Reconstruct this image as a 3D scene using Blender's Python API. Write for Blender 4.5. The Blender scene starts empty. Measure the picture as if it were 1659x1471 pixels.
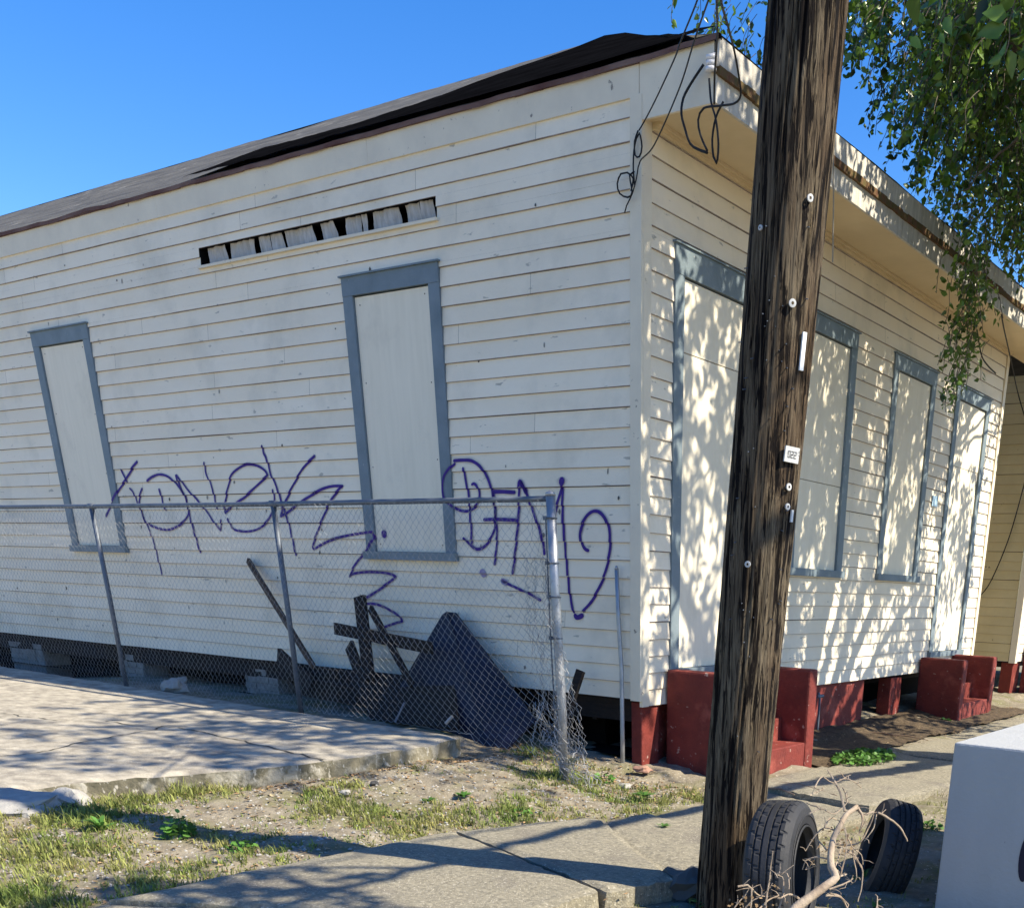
import bpy, math, random
import numpy as np
from mathutils import Vector, Matrix, noise
random.seed(7); rng = np.random.default_rng(7)
S = bpy.context.scene
# ------------------------------------------------------------------ camera
CAM = np.array([5.514, -7.423, 1.5])
R = np.array([[0.8429798078634615, 0.536899565299252, 0.03352462253262847],
              [0.23769969931905874, -0.31585421178637085, -0.918550472124644],
              [-0.48258045596366356, 0.7822882932003161, -0.3938795880007052]])
FOC, PX, PY = 1632.2955, 1164.528, 1649.389
cd = bpy.data.cameras.new("camera"); cam = bpy.data.objects.new("camera", cd)
S.collection.objects.link(cam); S.camera = cam
cd.sensor_width = 36; cd.lens = FOC/1659*36
cd.shift_x = (829.5-PX)/1659; cd.shift_y = (PY-735.5)/1659
cd.clip_start = .05; cd.clip_end = 1000
M3 = Matrix((R[0], -R[1], -R[2])).transposed()
cam.matrix_world = Matrix.Translation(CAM.tolist()) @ M3.to_4x4()
# ------------------------------------------------------------------ light
SUN = Vector((1, .275, 1.0)).normalized()
w = bpy.data.worlds.new("World"); S.world = w; w.use_nodes = True
nt = w.node_tree; sky = nt.nodes.new('ShaderNodeTexSky'); sky.sky_type = 'NISHITA'; sky.sun_disc = False
sky.sun_elevation = math.asin(SUN.z); sky.sun_rotation = math.atan2(SUN.x, SUN.y)
sky.air_density = 1.0; sky.dust_density = .3; sky.ozone_density = 3.0
hs = nt.nodes.new('ShaderNodeHueSaturation'); hs.inputs['Hue'].default_value = .512; hs.inputs['Saturation'].default_value = 1.38; hs.inputs['Value'].default_value = 1.0
nt.links.new(sky.outputs[0], hs.inputs['Color']); nt.links.new(hs.outputs[0], nt.nodes['Background'].inputs[0]); nt.nodes['Background'].inputs[1].default_value = .10
sl = bpy.data.lights.new("sun", 'SUN'); so = bpy.data.objects.new("sun", sl); S.collection.objects.link(so)
sl.energy = 4.1; sl.angle = math.radians(.5); sl.color = (1, .91, .74)
so.rotation_euler = SUN.to_track_quat('Z', 'Y').to_euler()
S.view_settings.view_transform = 'Standard'; S.view_settings.look = 'None'
S.view_settings.exposure = 1.22; S.view_settings.gamma = 1
S.render.engine = 'CYCLES'
S.cycles.max_bounces = 6

# ------------------------------------------------------------------ helpers
def ray(u, v): return R.T @ np.array([(u-PX)/FOC, (v-PY)/FOC, 1])
def at(u, v, ax, val):
    r = ray(u, v); return CAM + r*((val-CAM[ax])/r[ax])
def PL(u, v, y=0): return at(u, v, 1, y)
def PF(u, v, x=0): return at(u, v, 0, x)
def PG(u, v, z=0): return at(u, v, 2, z)
def DP(u, v, d): return CAM + ray(u, v)*d

class MB:
    def __init__(s): s.v = []; s.f = []; s.m = []; s.t = []; s.n = 0
    def add(s, vs, fs, m=0, t=.5):
        s.v.extend([tuple(map(float, p)) for p in vs]); s.f.extend([tuple(i+s.n for i in f) for f in fs])
        s.m.extend([m]*len(fs)); s.t.extend([t]*len(vs)); s.n += len(vs)
    def quad(s, a, b, c, d, m=0, t=.5): s.add([a, b, c, d], [(0, 1, 2, 3)], m, t)
    def box(s, lo, hi, m=0, t=.5, mat=None, jit=0):
        x0, y0, z0 = lo; x1, y1, z1 = hi
        vs = [(x0,y0,z0),(x1,y0,z0),(x1,y1,z0),(x0,y1,z0),(x0,y0,z1),(x1,y0,z1),(x1,y1,z1),(x0,y1,z1)]
        if jit: vs = [tuple(c+random.uniform(-jit, jit) for c in p) for p in vs]
        if mat is not None: vs = [tuple(mat @ Vector(p)) for p in vs]
        s.add(vs, [(0,3,2,1),(4,5,6,7),(0,1,5,4),(1,2,6,5),(2,3,7,6),(3,0,4,7)], m, t)
    def plank(s, a, b, wdt, th, up=(0,-1,0), m=0, t=.5):
        a = Vector(a); b = Vector(b); d = (b-a).normalized(); n = Vector(up); n = (n-d*n.dot(d)).normalized(); q = d.cross(n)
        vs = [p+q*sx*wdt/2+n*sn*th/2 for p in (a, b) for sx, sn in ((-1,-1),(1,-1),(1,1),(-1,1))]
        s.add(vs, [(0,1,2,3),(7,6,5,4),(0,4,5,1),(1,5,6,2),(2,6,7,3),(3,7,4,0)], m, t)
    def tube(s, pts, r, n=6, m=0, t=.5, cap=True):
        pts = [Vector(p) for p in pts]; k = len(pts)
        rs = r if hasattr(r, '__len__') else [r]*k
        vs = []; ref = None
        for i, p in enumerate(pts):
            d = (pts[min(i+1, k-1)]-pts[max(i-1, 0)])
            if d.length < 1e-9: d = Vector((0, 0, 1))
            d.normalize()
            if ref is None:
                ref = d.orthogonal().normalized()
            ref = (ref-d*ref.dot(d))
            ref = ref.normalized() if ref.length > 1e-6 else d.orthogonal().normalized()
            q = d.cross(ref)
            for j in range(n):
                a = 2*math.pi*j/n; vs.append(p+(ref*math.cos(a)+q*math.sin(a))*rs[i])
        fs = [(i*n+j, i*n+(j+1) % n, (i+1)*n+(j+1) % n, (i+1)*n+j) for i in range(k-1) for j in range(n)]
        if cap: fs += [tuple(range(n))[::-1], tuple(range((k-1)*n, k*n))]
        s.add(vs, fs, m, t)
    def build(s, name, mats, parent=None, smooth=False, bevel=0):
        me = bpy.data.meshes.new(name); me.from_pydata(s.v, [], s.f); me.update()
        if not isinstance(mats, (list, tuple)): mats = [mats]
        for x in mats: me.materials.append(x)
        me.polygons.foreach_set('material_index', s.m)
        at_ = me.attributes.new('tone', 'FLOAT', 'POINT'); at_.data.foreach_set('value', s.t)
        if smooth: me.polygons.foreach_set('use_smooth', [True]*len(s.f))
        o = bpy.data.objects.new(name, me); S.collection.objects.link(o)
        if parent is not None: o.parent = parent
        if bevel:
            b = o.modifiers.new('bevel', 'BEVEL'); b.width = bevel; b.segments = 2; b.limit_method = 'ANGLE'
        return o
def tag(o, label, cat, group=None):
    o['label'] = label; o['category'] = cat
    if group: o['group'] = group
    return o
def empty(name, loc, label, cat, group=None):
    o = bpy.data.objects.new(name, None); S.collection.objects.link(o); o.location = [float(c) for c in loc]
    o.empty_display_size = .1
    return tag(o, label, cat, group)
def child(mb, name, mats, root, **k):   # mesh given in world coordinates, parented to a root
    o = mb.build(name, mats, root, **k)
    L = Vector(root.location); p = root.parent
    while p is not None: L += Vector(p.location); p = p.parent
    o.matrix_parent_inverse = Matrix.Identity(4)
    n = len(o.data.vertices); a = np.empty(n*3, 'f'); o.data.vertices.foreach_get('co', a)
    a = a.reshape(-1, 3) - np.array(L, 'f'); o.data.vertices.foreach_set('co', a.ravel()); o.data.update()
    return o

# ------------------------------------------------------------------ materials
def mat(name, base, rough=.8, var=None, scale=3.0, vscale=(1,1,1), spots=None, spot_scale=30, spot_thr=.68,
        bump=0, bscale=40, bvs=(1,1,1), tone=0, metal=0, second=None, sec_scale=1.2, sec_lo=.45, sec_hi=.6, det=6, trans=0, spec=.3, world=False):
    m = bpy.data.materials.new(name); m.use_nodes = True; n = m.node_tree.nodes; l = m.node_tree.links
    b = n['Principled BSDF']; b.inputs['Roughness'].default_value = rough; b.inputs['Metallic'].default_value = metal
    b.inputs['Specular IOR Level'].default_value = spec
    tc = n.new('ShaderNodeTexCoord'); co = tc.outputs['Object']
    def mp(sc):
        x = n.new('ShaderNodeMapping'); x.inputs['Scale'].default_value = sc; l.new(co, x.inputs[0]); return x.outputs[0]
    def nz(sc, vs=(1,1,1), d=det, off=0):
        x = n.new('ShaderNodeTexNoise'); x.inputs['Scale'].default_value = sc; x.inputs['Detail'].default_value = d; x.inputs['Roughness'].default_value = .6
        l.new(mp(vs), x.inputs['Vector']); return x.outputs['Fac']
    def ramp(f, a, c):
        x = n.new('ShaderNodeMapRange'); x.inputs[1].default_value = a; x.inputs[2].default_value = c; l.new(f, x.inputs[0]); return x.outputs[0]
    def mix(f, A, B):
        x = n.new('ShaderNodeMix'); x.data_type = 'RGBA'
        for i, q in ((6, A), (7, B)):
            if isinstance(q, (tuple, list)): x.inputs[i].default_value = (*q, 1)
            else: l.new(q, x.inputs[i])
        if isinstance(f, float): x.inputs[0].default_value = f
        else: l.new(f, x.inputs[0])
        return x.outputs[2]
    c = tuple(base)
    if var: c = mix(ramp(nz(scale, vscale), .3, .7), c, tuple(var))
    if second: c = mix(ramp(nz(sec_scale, (1,1,1)), sec_lo, sec_hi), c, tuple(second))
    if tone:
        a = n.new('ShaderNodeAttribute'); a.attribute_name = 'tone'
        x = n.new('ShaderNodeHueSaturation'); l.new(ramp(a.outputs['Fac'], 0, 1), x.inputs['Value'])
        mm = n.new('ShaderNodeMapRange'); mm.inputs[3].default_value = 1-tone; mm.inputs[4].default_value = 1+tone; l.new(a.outputs['Fac'], mm.inputs[0]); l.new(mm.outputs[0], x.inputs['Value'])
        if isinstance(c, tuple): x.inputs['Color'].default_value = (*c, 1)
        else: l.new(c, x.inputs['Color'])
        c = x.outputs[0]
    if spots: c = mix(ramp(nz(spot_scale, vscale, 3), spot_thr, spot_thr+.05), c, tuple(spots))
    if isinstance(c, tuple): b.inputs['Base Color'].default_value = (*c, 1)
    else: l.new(c, b.inputs['Base Color'])
    if bump:
        x = n.new('ShaderNodeBump'); x.inputs['Strength'].default_value = bump; x.inputs['Distance'].default_value = .02
        l.new(nz(bscale, bvs, 8), x.inputs['Height']); l.new(x.outputs[0], b.inputs['Normal'])
    if trans:
        b.inputs['Transmission Weight'].default_value = 0
        tr = n.new('ShaderNodeBsdfTranslucent'); ms = n.new('ShaderNodeMixShader'); ms.inputs[0].default_value = trans
        if isinstance(c, tuple): tr.inputs[0].default_value = (*c, 1)
        else: l.new(c, tr.inputs[0])
        l.new(b.outputs[0], ms.inputs[1]); l.new(tr.outputs[0], ms.inputs[2])
        l.new(ms.outputs[0], n['Material Output'].inputs[0])
    return m
SID = mat('cream_paint', (.83,.715,.53), .65, var=(.88,.78,.61), scale=1.6, vscale=(.5,.5,1.5), spots=(.48,.43,.34), spot_scale=10, spot_thr=.665, bump=.15, bscale=60, tone=.035,
          second=(.70,.62,.475), sec_scale=1.7, sec_lo=.50, sec_hi=.72)
LAPSHADE = mat('board_lap_shade', (.24,.18,.15), .9, var=(.42,.35,.30), scale=8)  # brown underside and edge strip, painted to deepen the lap shadow line
TRIM = mat('cream_trim', (.80,.71,.54), .65, var=(.70,.62,.48), scale=3, spots=(.25,.22,.18), spot_scale=14, spot_thr=.69, bump=.1)
PLY = mat('painted_plywood', (.84,.755,.59), .7, var=(.77,.69,.53), scale=3, vscale=(5,5,.5), second=(.66,.59,.46), sec_scale=2.2, sec_lo=.55, sec_hi=.8, bump=.1, bscale=30, bvs=(4,4,.4))
BLUE = mat('blue_grey_paint', (.20,.245,.27), .6, var=(.14,.18,.20), scale=4, spots=(.40,.40,.38), spot_scale=16, spot_thr=.70, bump=.15)
SOFF = mat('soffit_bounce_paint', (.72,.58,.36), .7, var=(.63,.50,.30), scale=2.5)  # cream paint yellowed: warm bounce from the sunlit wall put into the colour
FASC = mat('fascia_paint', (.66,.62,.54), .7, var=(.42,.39,.33), scale=7, vscale=(1,2.5,.35), spots=(.20,.15,.08), spot_scale=9, spot_thr=.66, bump=.2)
MOSS = mat('rotten_trim', (.16,.07,.04), .95, var=(.10,.09,.03), scale=14, bump=.5)
ROOF = mat('grey_roofing', (.13,.125,.11), .95, var=(.05,.05,.05), scale=2.2, vscale=(.5,2,2), second=(.21,.20,.18), sec_scale=3, sec_lo=.6, sec_hi=.7, bump=.4, bscale=50)
TAR = mat('tar_paper', (.0025,.0025,.003), 1.0, var=(.006,.006,.007), scale=3, bump=.3, spec=.0)
EAVE = mat('eave_wood', (.09,.035,.03), .9, var=(.20,.13,.11), scale=4, vscale=(.6,2,2), bump=.4)
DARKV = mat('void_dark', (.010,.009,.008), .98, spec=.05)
CLOTH = mat('torn_sheet', (.62,.58,.54), .8, var=(.40,.37,.33), scale=9, vscale=(4,1,1), bump=.5, bscale=20)
RED = mat('red_masonry_paint', (.21,.036,.026), .75, var=(.12,.022,.018), scale=5, second=(.30,.075,.055), sec_scale=3, sec_lo=.55, sec_hi=.7, spots=(.36,.24,.20), spot_scale=13, spot_thr=.66, bump=.5, bscale=30)
BRK = mat('whitewashed_brick', (.27,.265,.25), .9, var=(.16,.15,.14), scale=11, bump=.6)
GRAF = mat('purple_spray_paint', (.035,.008,.15), .6, var=(.055,.015,.22), scale=14)
GFNT = mat('thin_purple_spray', (.25,.19,.34), .6, var=(.32,.27,.38), scale=14)
GALV = mat('galvanised_steel', (.42,.43,.44), .45, var=(.30,.31,.33), scale=9, metal=.6, bump=.1)
GALVD = mat('weathered_steel', (.16,.18,.21), .55, var=(.10,.12,.15), scale=10, metal=.4)
WIRE = mat('galvanised_wire', (.34,.34,.34), .5, metal=.3)
RUBC = mat('black_cable', (.012,.012,.013), .6)
DWOOD = mat('dark_rotten_wood', (.012,.010,.009), .9, var=(.025,.018,.015), scale=5, vscale=(1,1,6), bump=.4)
BWOOD = mat('stick_wood', (.05,.035,.028), .9, var=(.10,.07,.05), scale=6)
SHEET = mat('dark_sheet', (.006,.007,.016), .6, var=(.010,.013,.035), scale=4, second=(.10,.16,.32), sec_scale=2.5, sec_lo=.66, sec_hi=.72)
RUB = mat('tyre_rubber', (.018,.019,.021), .65, var=(.032,.032,.035), scale=8, bump=.15, spec=.4)
BRANCH = mat('bleached_branch', (.42,.34,.25), .85, var=(.26,.19,.13), scale=14, vscale=(1,1,1), bump=.4)
TWIG = mat('brown_twig', (.20,.12,.08), .9, var=(.32,.24,.17), scale=14)
WHITE = mat('white_block_paint', (.40,.41,.41), .7, var=(.37,.38,.38), scale=5, vscale=(1,1,.35), spots=(.16,.16,.16), spot_scale=26, spot_thr=.72, bump=.3)
BLKP = mat('black_paint', (.01,.01,.03), .6)
TAGM = mat('tag_metal', (.50,.50,.48), .5, spots=(.25,.25,.25), spot_scale=60, spot_thr=.6)
LEAF = mat('leaf_green', (.05,.115,.014), .34, var=(.14,.225,.025), scale=1.6, tone=.8, trans=.3, spec=.6)
BARK = mat('tree_bark', (.10,.08,.06), .95, var=(.16,.13,.10), scale=8, bump=.5)
GRASS = mat('grass_blade', (.13,.21,.035), .7, var=(.34,.31,.11), scale=1.4, tone=.5, trans=.3)
WEED = mat('weed_leaf', (.075,.19,.03), .5, var=(.12,.24,.05), scale=6, tone=.45, trans=.3)
LITTER = mat('dead_leaf', (.22,.12,.05), .8, var=(.34,.26,.15), scale=5, tone=.5)
STONE = mat('broken_concrete', (.40,.38,.34), .9, var=(.28,.27,.25), scale=9, bump=.6)
DRIVE = mat('driveway_concrete', (.52,.465,.36), .9, var=(.22,.195,.155), scale=5.5, vscale=(1,1.8,1), second=(.16,.14,.12), sec_scale=1.1, sec_lo=.55, sec_hi=.8, spots=(.50,.46,.38), spot_scale=30, spot_thr=.64, bump=.5, bscale=70)
WALK = mat('sidewalk_concrete', (.34,.305,.22), .9, var=(.15,.135,.10), scale=34, second=(.17,.15,.12), sec_scale=2.0, sec_lo=.52, sec_hi=.72, spots=(.46,.42,.33), spot_scale=70, spot_thr=.60, bump=.5, bscale=110)
SOIL = mat('dry_soil', (.15,.125,.085), .95, var=(.31,.27,.20), scale=7, second=(.16,.15,.07), sec_scale=2.2, sec_lo=.5, sec_hi=.65, spots=(.50,.46,.38), spot_scale=38, spot_thr=.63, bump=.8, bscale=35)
ASPH = mat('asphalt', (.06,.06,.06), .9, var=(.09,.09,.085), scale=40, bump=.3)
CURB = mat('mould_stained_edge', (.26,.23,.16), .95, var=(.08,.075,.05), scale=6, vscale=(1,1,.5), second=(.36,.33,.26), sec_scale=7, sec_lo=.5, sec_hi=.62, spots=(.44,.41,.34), spot_scale=26, spot_thr=.60, bump=.5)

def fbm(x, y, z=0, o=4): return noise.fractal(Vector((x, y, z)), 1, 2, o)
SCREW = mat('rusty_screw', (.09,.045,.03), .7)
# ------------------------------------------------------------------ ground
def xe(y): return float(np.interp(y, [-7.5,-5,-4.2,-3.8,-3.4,-2.9,-2.25,-1.5,-1.1], [-2.6,-2.35,-2.18,-2.02,-1.78,-1.42,-1.15,-1.0,-1.08]))   # the drive's worn right edge
def ground_z(x, y):
    z = -.05
    if x < .3: t = min(1, (.3-x)/(.3-xe(y))); z += (.055+.05*max(0, min(1, (y+3)/1.2)))*t*t*(3-2*t)
    if x > .2: z -= .08*min(1, (x-.2)/1.2)
    if y > -1: z += .03*min(1, y+1)*(1 if x < .3 else 0)
    d = math.hypot((x+.75)/1.0, (y+1.75)/.75)
    if d < 1.4: z += .06*(1-d/1.4)**.7
    if x < -1.15 and y > -1.0: z += .10*min(1, (-1.15-x)/.5)
    n = .035*fbm(x*1.3, y*1.3, 1)+.02*fbm(x*5, y*5, 4)+.008*fbm(x*17, y*17, 9)
    return z+n
def soil_at(u, v, z):
    c = PG(u, v, z)
    if xe(c[1])-.1 < c[0] < .6 and c[1] < -.3:
        for _ in range(5): c = PG(u, v, ground_z(c[0], c[1]))
    return c
xs = np.concatenate([[-400,-150,-60,-30,-18,-12], np.arange(-8,-4,.25), np.arange(-4,4.8,.05), [5,6,8,12,20,50,150,400]])
ys = np.concatenate([[-400,-150,-50,-20,-12,-9], np.arange(-7.5,-.5,.05), np.arange(-.5,6,.12), np.arange(6,12,.5), [14,20,50,150,400]])
vs = []; 
for y in ys:
    for x in xs:
        near = (-9 < x < 6 and -8 < y < 13)
        vs.append((x, y, ground_z(x, y) if near else -.16))
nx = len(xs)
g = MB(); g.add(vs, [(j*nx+i, j*nx+i+1, (j+1)*nx+i+1, (j+1)*nx+i) for j in range(len(ys)-1) for i in range(nx-1)])
o = g.build('ground', SOIL, smooth=True); o['kind'] = 'structure'
g = MB(); g.box((4.6,-60,-.30), (12,60,-.125)); o = g.build('road', ASPH); o['kind'] = 'structure'

# driveway slab (raised), with a worn edge
def slab(name, poly, ztop, zbot, mt, sub=.12, rough=.006, edge=.015, zf=None, warp=None):
    """concrete slab from a 4 corner polygon, gridded so that its top and rim are uneven"""
    a, b, c, d = [np.array(p, float) for p in poly]
    nu = max(2, int(np.linalg.norm(b-a)/sub)); nv = max(2, int(np.linalg.norm(d-a)/sub))
    m = MB(); top = []
    for j in range(nv+1):
        for i in range(nu+1):
            u = i/nu; v = j/nv
            p = (a*(1-u)+b*u)*(1-v)+(d*(1-u)+c*u)*v
            if warp: p = np.array([warp(p[0], p[1]), p[1]])
            z = (zf(p[0], p[1]) if zf else ztop)+rough*fbm(p[0]*3, p[1]*3, 2)
            e = (i in (0, nu)) or (j in (0, nv))
            if e:
                z -= .008+abs(.02*fbm(p[0]*6, p[1]*6, 7)); k = edge*fbm(p[0]*5, p[1]*5, 3)+edge*.8*fbm(p[0]*19, p[1]*19, 8)
                p = p + np.array([k, k*.7])
            top.append((p[0], p[1], z))
    W = nu+1
    m.add(top, [(j*W+i, j*W+i+1, (j+1)*W+i+1, (j+1)*W+i) for j in range(nv) for i in range(nu)])
    ring = [i for i in range(nu+1)]+[j*W+nu for j in range(1, nv+1)]+[nv*W+i for i in range(nu-1, -1, -1)]+[j*W for j in range(nv-1, 0, -1)]
    vs = []
    for i in ring:
        p = top[i]; vs.append((p[0], p[1], p[2])); q = .03*fbm(p[0]*8, p[1]*8, 5)
        vs.append((p[0]+q, p[1]+q, p[2]*.4+zbot*.6)); vs.append((p[0]+q*1.5, p[1]+q, zbot))
    n = len(ring); fs = []
    for i in range(n):
        k = (i+1) % n
        fs += [(i*3, i*3+1, k*3+1, k*3), (i*3+1, i*3+2, k*3+2, k*3+1)]
    m.add(vs, [f[::-1] for f in fs], 1)
    o = m.build(name, [mt, CURB if mt is DRIVE else mt]); o['kind'] = 'structure'; return o
dz = lambda x, y: .26+.055*(y+.95)
slab('driveway', [(-14,-7.5),(-1.0,-7.5),(-1.0,-1.12),(-14,-.72)], .22, -.25, DRIVE, zf=dz, sub=.09, warp=lambda x, y: x+(xe(y)+1.0)*max(0, min(1, (x+8)/5)))
CRK = mat('crack_dirt', (.05,.045,.035), 1.0)
for pts in (((-9.5,-3.2),(-7.6,-2.5),(-5.2,-2.7),(-3.4,-2.2),(-1.15,-2.4)),((-3.6,-2.25),(-3.3,-3.4),(-3.7,-4.8),(-3.4,-6.5))):
    P_ = []
    for (a_, b_) in zip(pts[:-1], pts[1:]):
        for t_ in np.arange(0, 1, .035): P_.append((a_[0]+(b_[0]-a_[0])*t_, a_[1]+(b_[1]-a_[1])*t_))
    m = MB(); V = []
    for (x, y) in P_:
        x += .07*fbm(x*2.2, y*2.2, 31)+.02*fbm(x*9, y*9, 5); y += .07*fbm(x*2.2, y*2.2, 47)+.02*fbm(x*9, y*9, 9); w_ = .004+.007*abs(fbm(x*4, y*4, 3)); z = dz(x, y)+.006*fbm(x*3, y*3, 2)+.0045
        V += [(x-w_, y-w_, z), (x+w_, y+w_, z)]
    m.add(V, [(2*i, 2*i+1, 2*i+3, 2*i+2) for i in range(len(V)//2-1)]); o = m.build('driveway_crack', CRK); o['kind'] = 'structure'
# sidewalk flags
def sw(poly, zt, tilt=(0,0), th=.13):
    cx = sum(p[0] for p in poly)/4; cy = sum(p[1] for p in poly)/4
    f = lambda x, y: zt+tilt[0]*(x-cx)+tilt[1]*(y-cy)
    return slab('sidewalk', poly, zt, zt-th-.12, WALK, zf=f, sub=.07, rough=.008, edge=.012)
sw([(.44,-6.6),(2.15,-6.6),(2.23,-4.0),(.47,-5.0)], -.02)
sw([(.47,-4.98),(2.22,-3.97),(2.24,-3.36),(.62,-2.87)], 0)
sw([(.64,-2.85),(2.27,-3.33),(2.40,-2.9),(1.05,-1.92)], .0)
sw([(1.06,-1.90),(2.42,-2.88),(2.32,-1.7),(1.15,-1.45)], -.045, (-.01,0))
sw([(1.12,-1.43),(2.34,-1.66),(2.32,-.10),(1.14,.12)], -.085)
sw([(1.04,.14),(2.30,-.06),(2.42,1.6),(1.02,1.6)], -.055, (.0,-.02))
for k, (y0, y1) in enumerate(((1.62,3.1),(3.12,4.6),(4.62,6.1),(6.12,7.7),(7.72,9.6),(9.62,11.5),(11.52,14))):
    sw([(1.04,y0),(2.42,y0),(2.42,y1),(1.04,y1)], -.10+.01*(k % 2), (.0,.01*(k % 3-1)))

BED = mat('damp_litter_soil', (.045,.032,.02), .95, var=(.12,.085,.05), scale=16, spots=(.24,.18,.10), spot_scale=34, spot_thr=.62, bump=.9, bscale=40)
m = MB(); V = []
for j in range(61):
    for i in range(13): x = .0+i/12*(1.02+.05*fbm(j*.3, 3)); y = 1.74+j*.115; V.append((x, y, ground_z(x, y)+.022+.012*fbm(x*9, y*9, 2)))
m.add(V, [(j*13+i, j*13+i+1, (j+1)*13+i+1, (j+1)*13+i) for j in range(60) for i in range(12)]); o = m.build('planting_bed', BED, smooth=True); o['kind'] = 'structure'
# ------------------------------------------------------------------ house
HR = empty('house', (-.0,0,0), 'long cream clapboard house with boarded windows in blue-grey frames and purple graffiti', 'house')
EXP = .139; Z0 = .56
def lap_off(z, z0=Z0):      # how far a clapboard face stands out at height z
    t = ((z-z0) % EXP)/EXP
    return .020-.014*t
def clapboards(x0, x1, z0, z1, openings, P, name, root, mats=None, seed=1):
    """P(u, out, z) -> world point; one run of lapped boards with real laps, interrupted by openings (u0,u1,z0,z1)"""
    rr = random.Random(seed); m = MB(); k = 0; z = z0
    while z < z1-.01:
        zt = min(z+EXP, z1); spans = [(x0, x1)]
        joints = []; q = x0
        while True:
            q += rr.uniform(2.2, 5.2)
            if q > x1-.5: break
            joints.append((q, rr.random()))
        joints.append((x1, rr.random()))
        pieces = []          # (u0, u1, bottom, top): boards are cut exactly round the openings
        zc = sorted({z, zt, *[q_ for o_ in openings for q_ in (o_[2], o_[3]) if z+.004 < q_ < zt-.004]})
        for (za, zb_) in zip(zc[:-1], zc[1:]):
            sp = [(x0, x1)]
            for (a, b, c, d) in openings:
                if c < (za+zb_)/2 < d:
                    ns = []
                    for (s, e) in sp:
                        if b <= s or a >= e: ns.append((s, e))
                        else:
                            if a > s: ns.append((s, a))
                            if b < e: ns.append((b, e))
                    sp = ns
            for (s, e) in sp: pieces.append((s, e, za, zb_))
        dz0 = rr.uniform(-.003, .003)
        for (s, e, za, zb_) in pieces:
            cuts = [s]+[q_ for q_, _ in joints if s+.05 < q_ < e-.05]+[e]
            for a, b in zip(cuts[:-1], cuts[1:]):
                tone = next(t_ for q_, t_ in joints if q_ >= (a+b)/2)
                full = za == z
                n = max(1, int((b-a)/.35)); a2 = a+.0012; b2 = b-.0012
                vs = []
                for i in range(n+1):
                    u = a2+(b2-a2)*i/n; wz = .0035*fbm(u*.8, z*3, seed)+dz0; wo = .003*fbm(u*1.1, z*4, seed+3)
                    dr = .0025+.003*abs(fbm(u*6, z*9, seed))
                    oa = .020-.014*(za-z)/EXP; ob = .020-.014*(zb_-z)/EXP
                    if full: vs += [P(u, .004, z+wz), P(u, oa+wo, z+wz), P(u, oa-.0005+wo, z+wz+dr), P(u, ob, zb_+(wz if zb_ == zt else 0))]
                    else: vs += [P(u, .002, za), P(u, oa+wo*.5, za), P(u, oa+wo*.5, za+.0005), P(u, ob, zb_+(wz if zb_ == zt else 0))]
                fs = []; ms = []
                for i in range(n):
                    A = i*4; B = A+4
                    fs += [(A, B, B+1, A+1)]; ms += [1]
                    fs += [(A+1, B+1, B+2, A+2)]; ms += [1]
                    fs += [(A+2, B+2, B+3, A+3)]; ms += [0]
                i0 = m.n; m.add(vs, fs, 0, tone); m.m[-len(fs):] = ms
        z = zt; k += 1
    # sheathing behind the boards, cut round the openings
    us = sorted({x0, x1, *[v for o in openings for v in o[:2]]}); zs = sorted({z0, z1, *[v for o in openings for v in o[2:]]})
    for a, b in zip(us[:-1], us[1:]):
        for c, d in zip(zs[:-1], zs[1:]):
            if any(o_[0] <= (a+b)/2 <= o_[1] and o_[2] <= (c+d)/2 <= o_[3] for o_ in openings): continue
            m.quad(P(a, 0, c), P(b, 0, c), P(b, 0, d), P(a, 0, d), 2)
    return child(m, name, mats or [SID, LAPSHADE, DARKV], root)
PLF = lambda u, out, z: (u, -out, z)
PFR = lambda u, out, z: (out, u, z)
WL = (-8.81,-7.60,1.70,3.935); WM = (-3.34,-2.11,1.70,3.935); VENT = (-5.40,-2.10,4.235,4.385)
D1 = (.42,1.68,.80,3.94); W2 = (2.48,3.74,1.70,3.94); W3 = (4.70,5.96,1.70,3.94); D4 = (6.66,7.95,.76,3.94)
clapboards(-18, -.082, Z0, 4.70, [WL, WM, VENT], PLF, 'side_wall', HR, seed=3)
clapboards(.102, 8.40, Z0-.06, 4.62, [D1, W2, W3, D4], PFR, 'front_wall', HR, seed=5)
m = MB(); m.box((-17.9,.46,-.3),(-.75,.50,.5)); m.box((-.80,.52,-.3),(-.76,8.4,.5)); child(m, 'crawl_space_shade_backing', DARKV, HR)  # dark backing added behind the piers so the crawl space reads black
m = MB(); m.quad((-17.9,.02,.17),(-1.3,.02,.17),(-1.3,.459,.17),(-17.9,.459,.17)); m.quad((-1.29,.02,.06),(-.1,.02,.06),(-.1,.459,.06),(-1.29,.459,.06)); child(m, 'crawl_space_shade_sheet', DARKV, HR)  # near-black sheets laid over the soil, painting in the shade under the house
# hidden back and far walls, floor
m = MB(); m.quad((-18,0,.56),(-18,8.5,.56),(-18,8.5,4.9),(-18,0,4.9)); m.quad((-18,8.5,.56),(0,8.5,.56),(0,8.5,4.9),(-18,8.5,4.9)); child(m, 'back_wall', SID, HR)
m = MB(); m.box((-17.95,.05,.50),(-.05,8.45,.62))
for i in range(44): m.box((-17.8+i*.4,.08,.34),(-17.75+i*.4,8.4,.499))
m.box((-17.95,.06,.36),(-.05,.16,.50)); child(m, 'floor_frame', DWOOD, HR)
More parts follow.
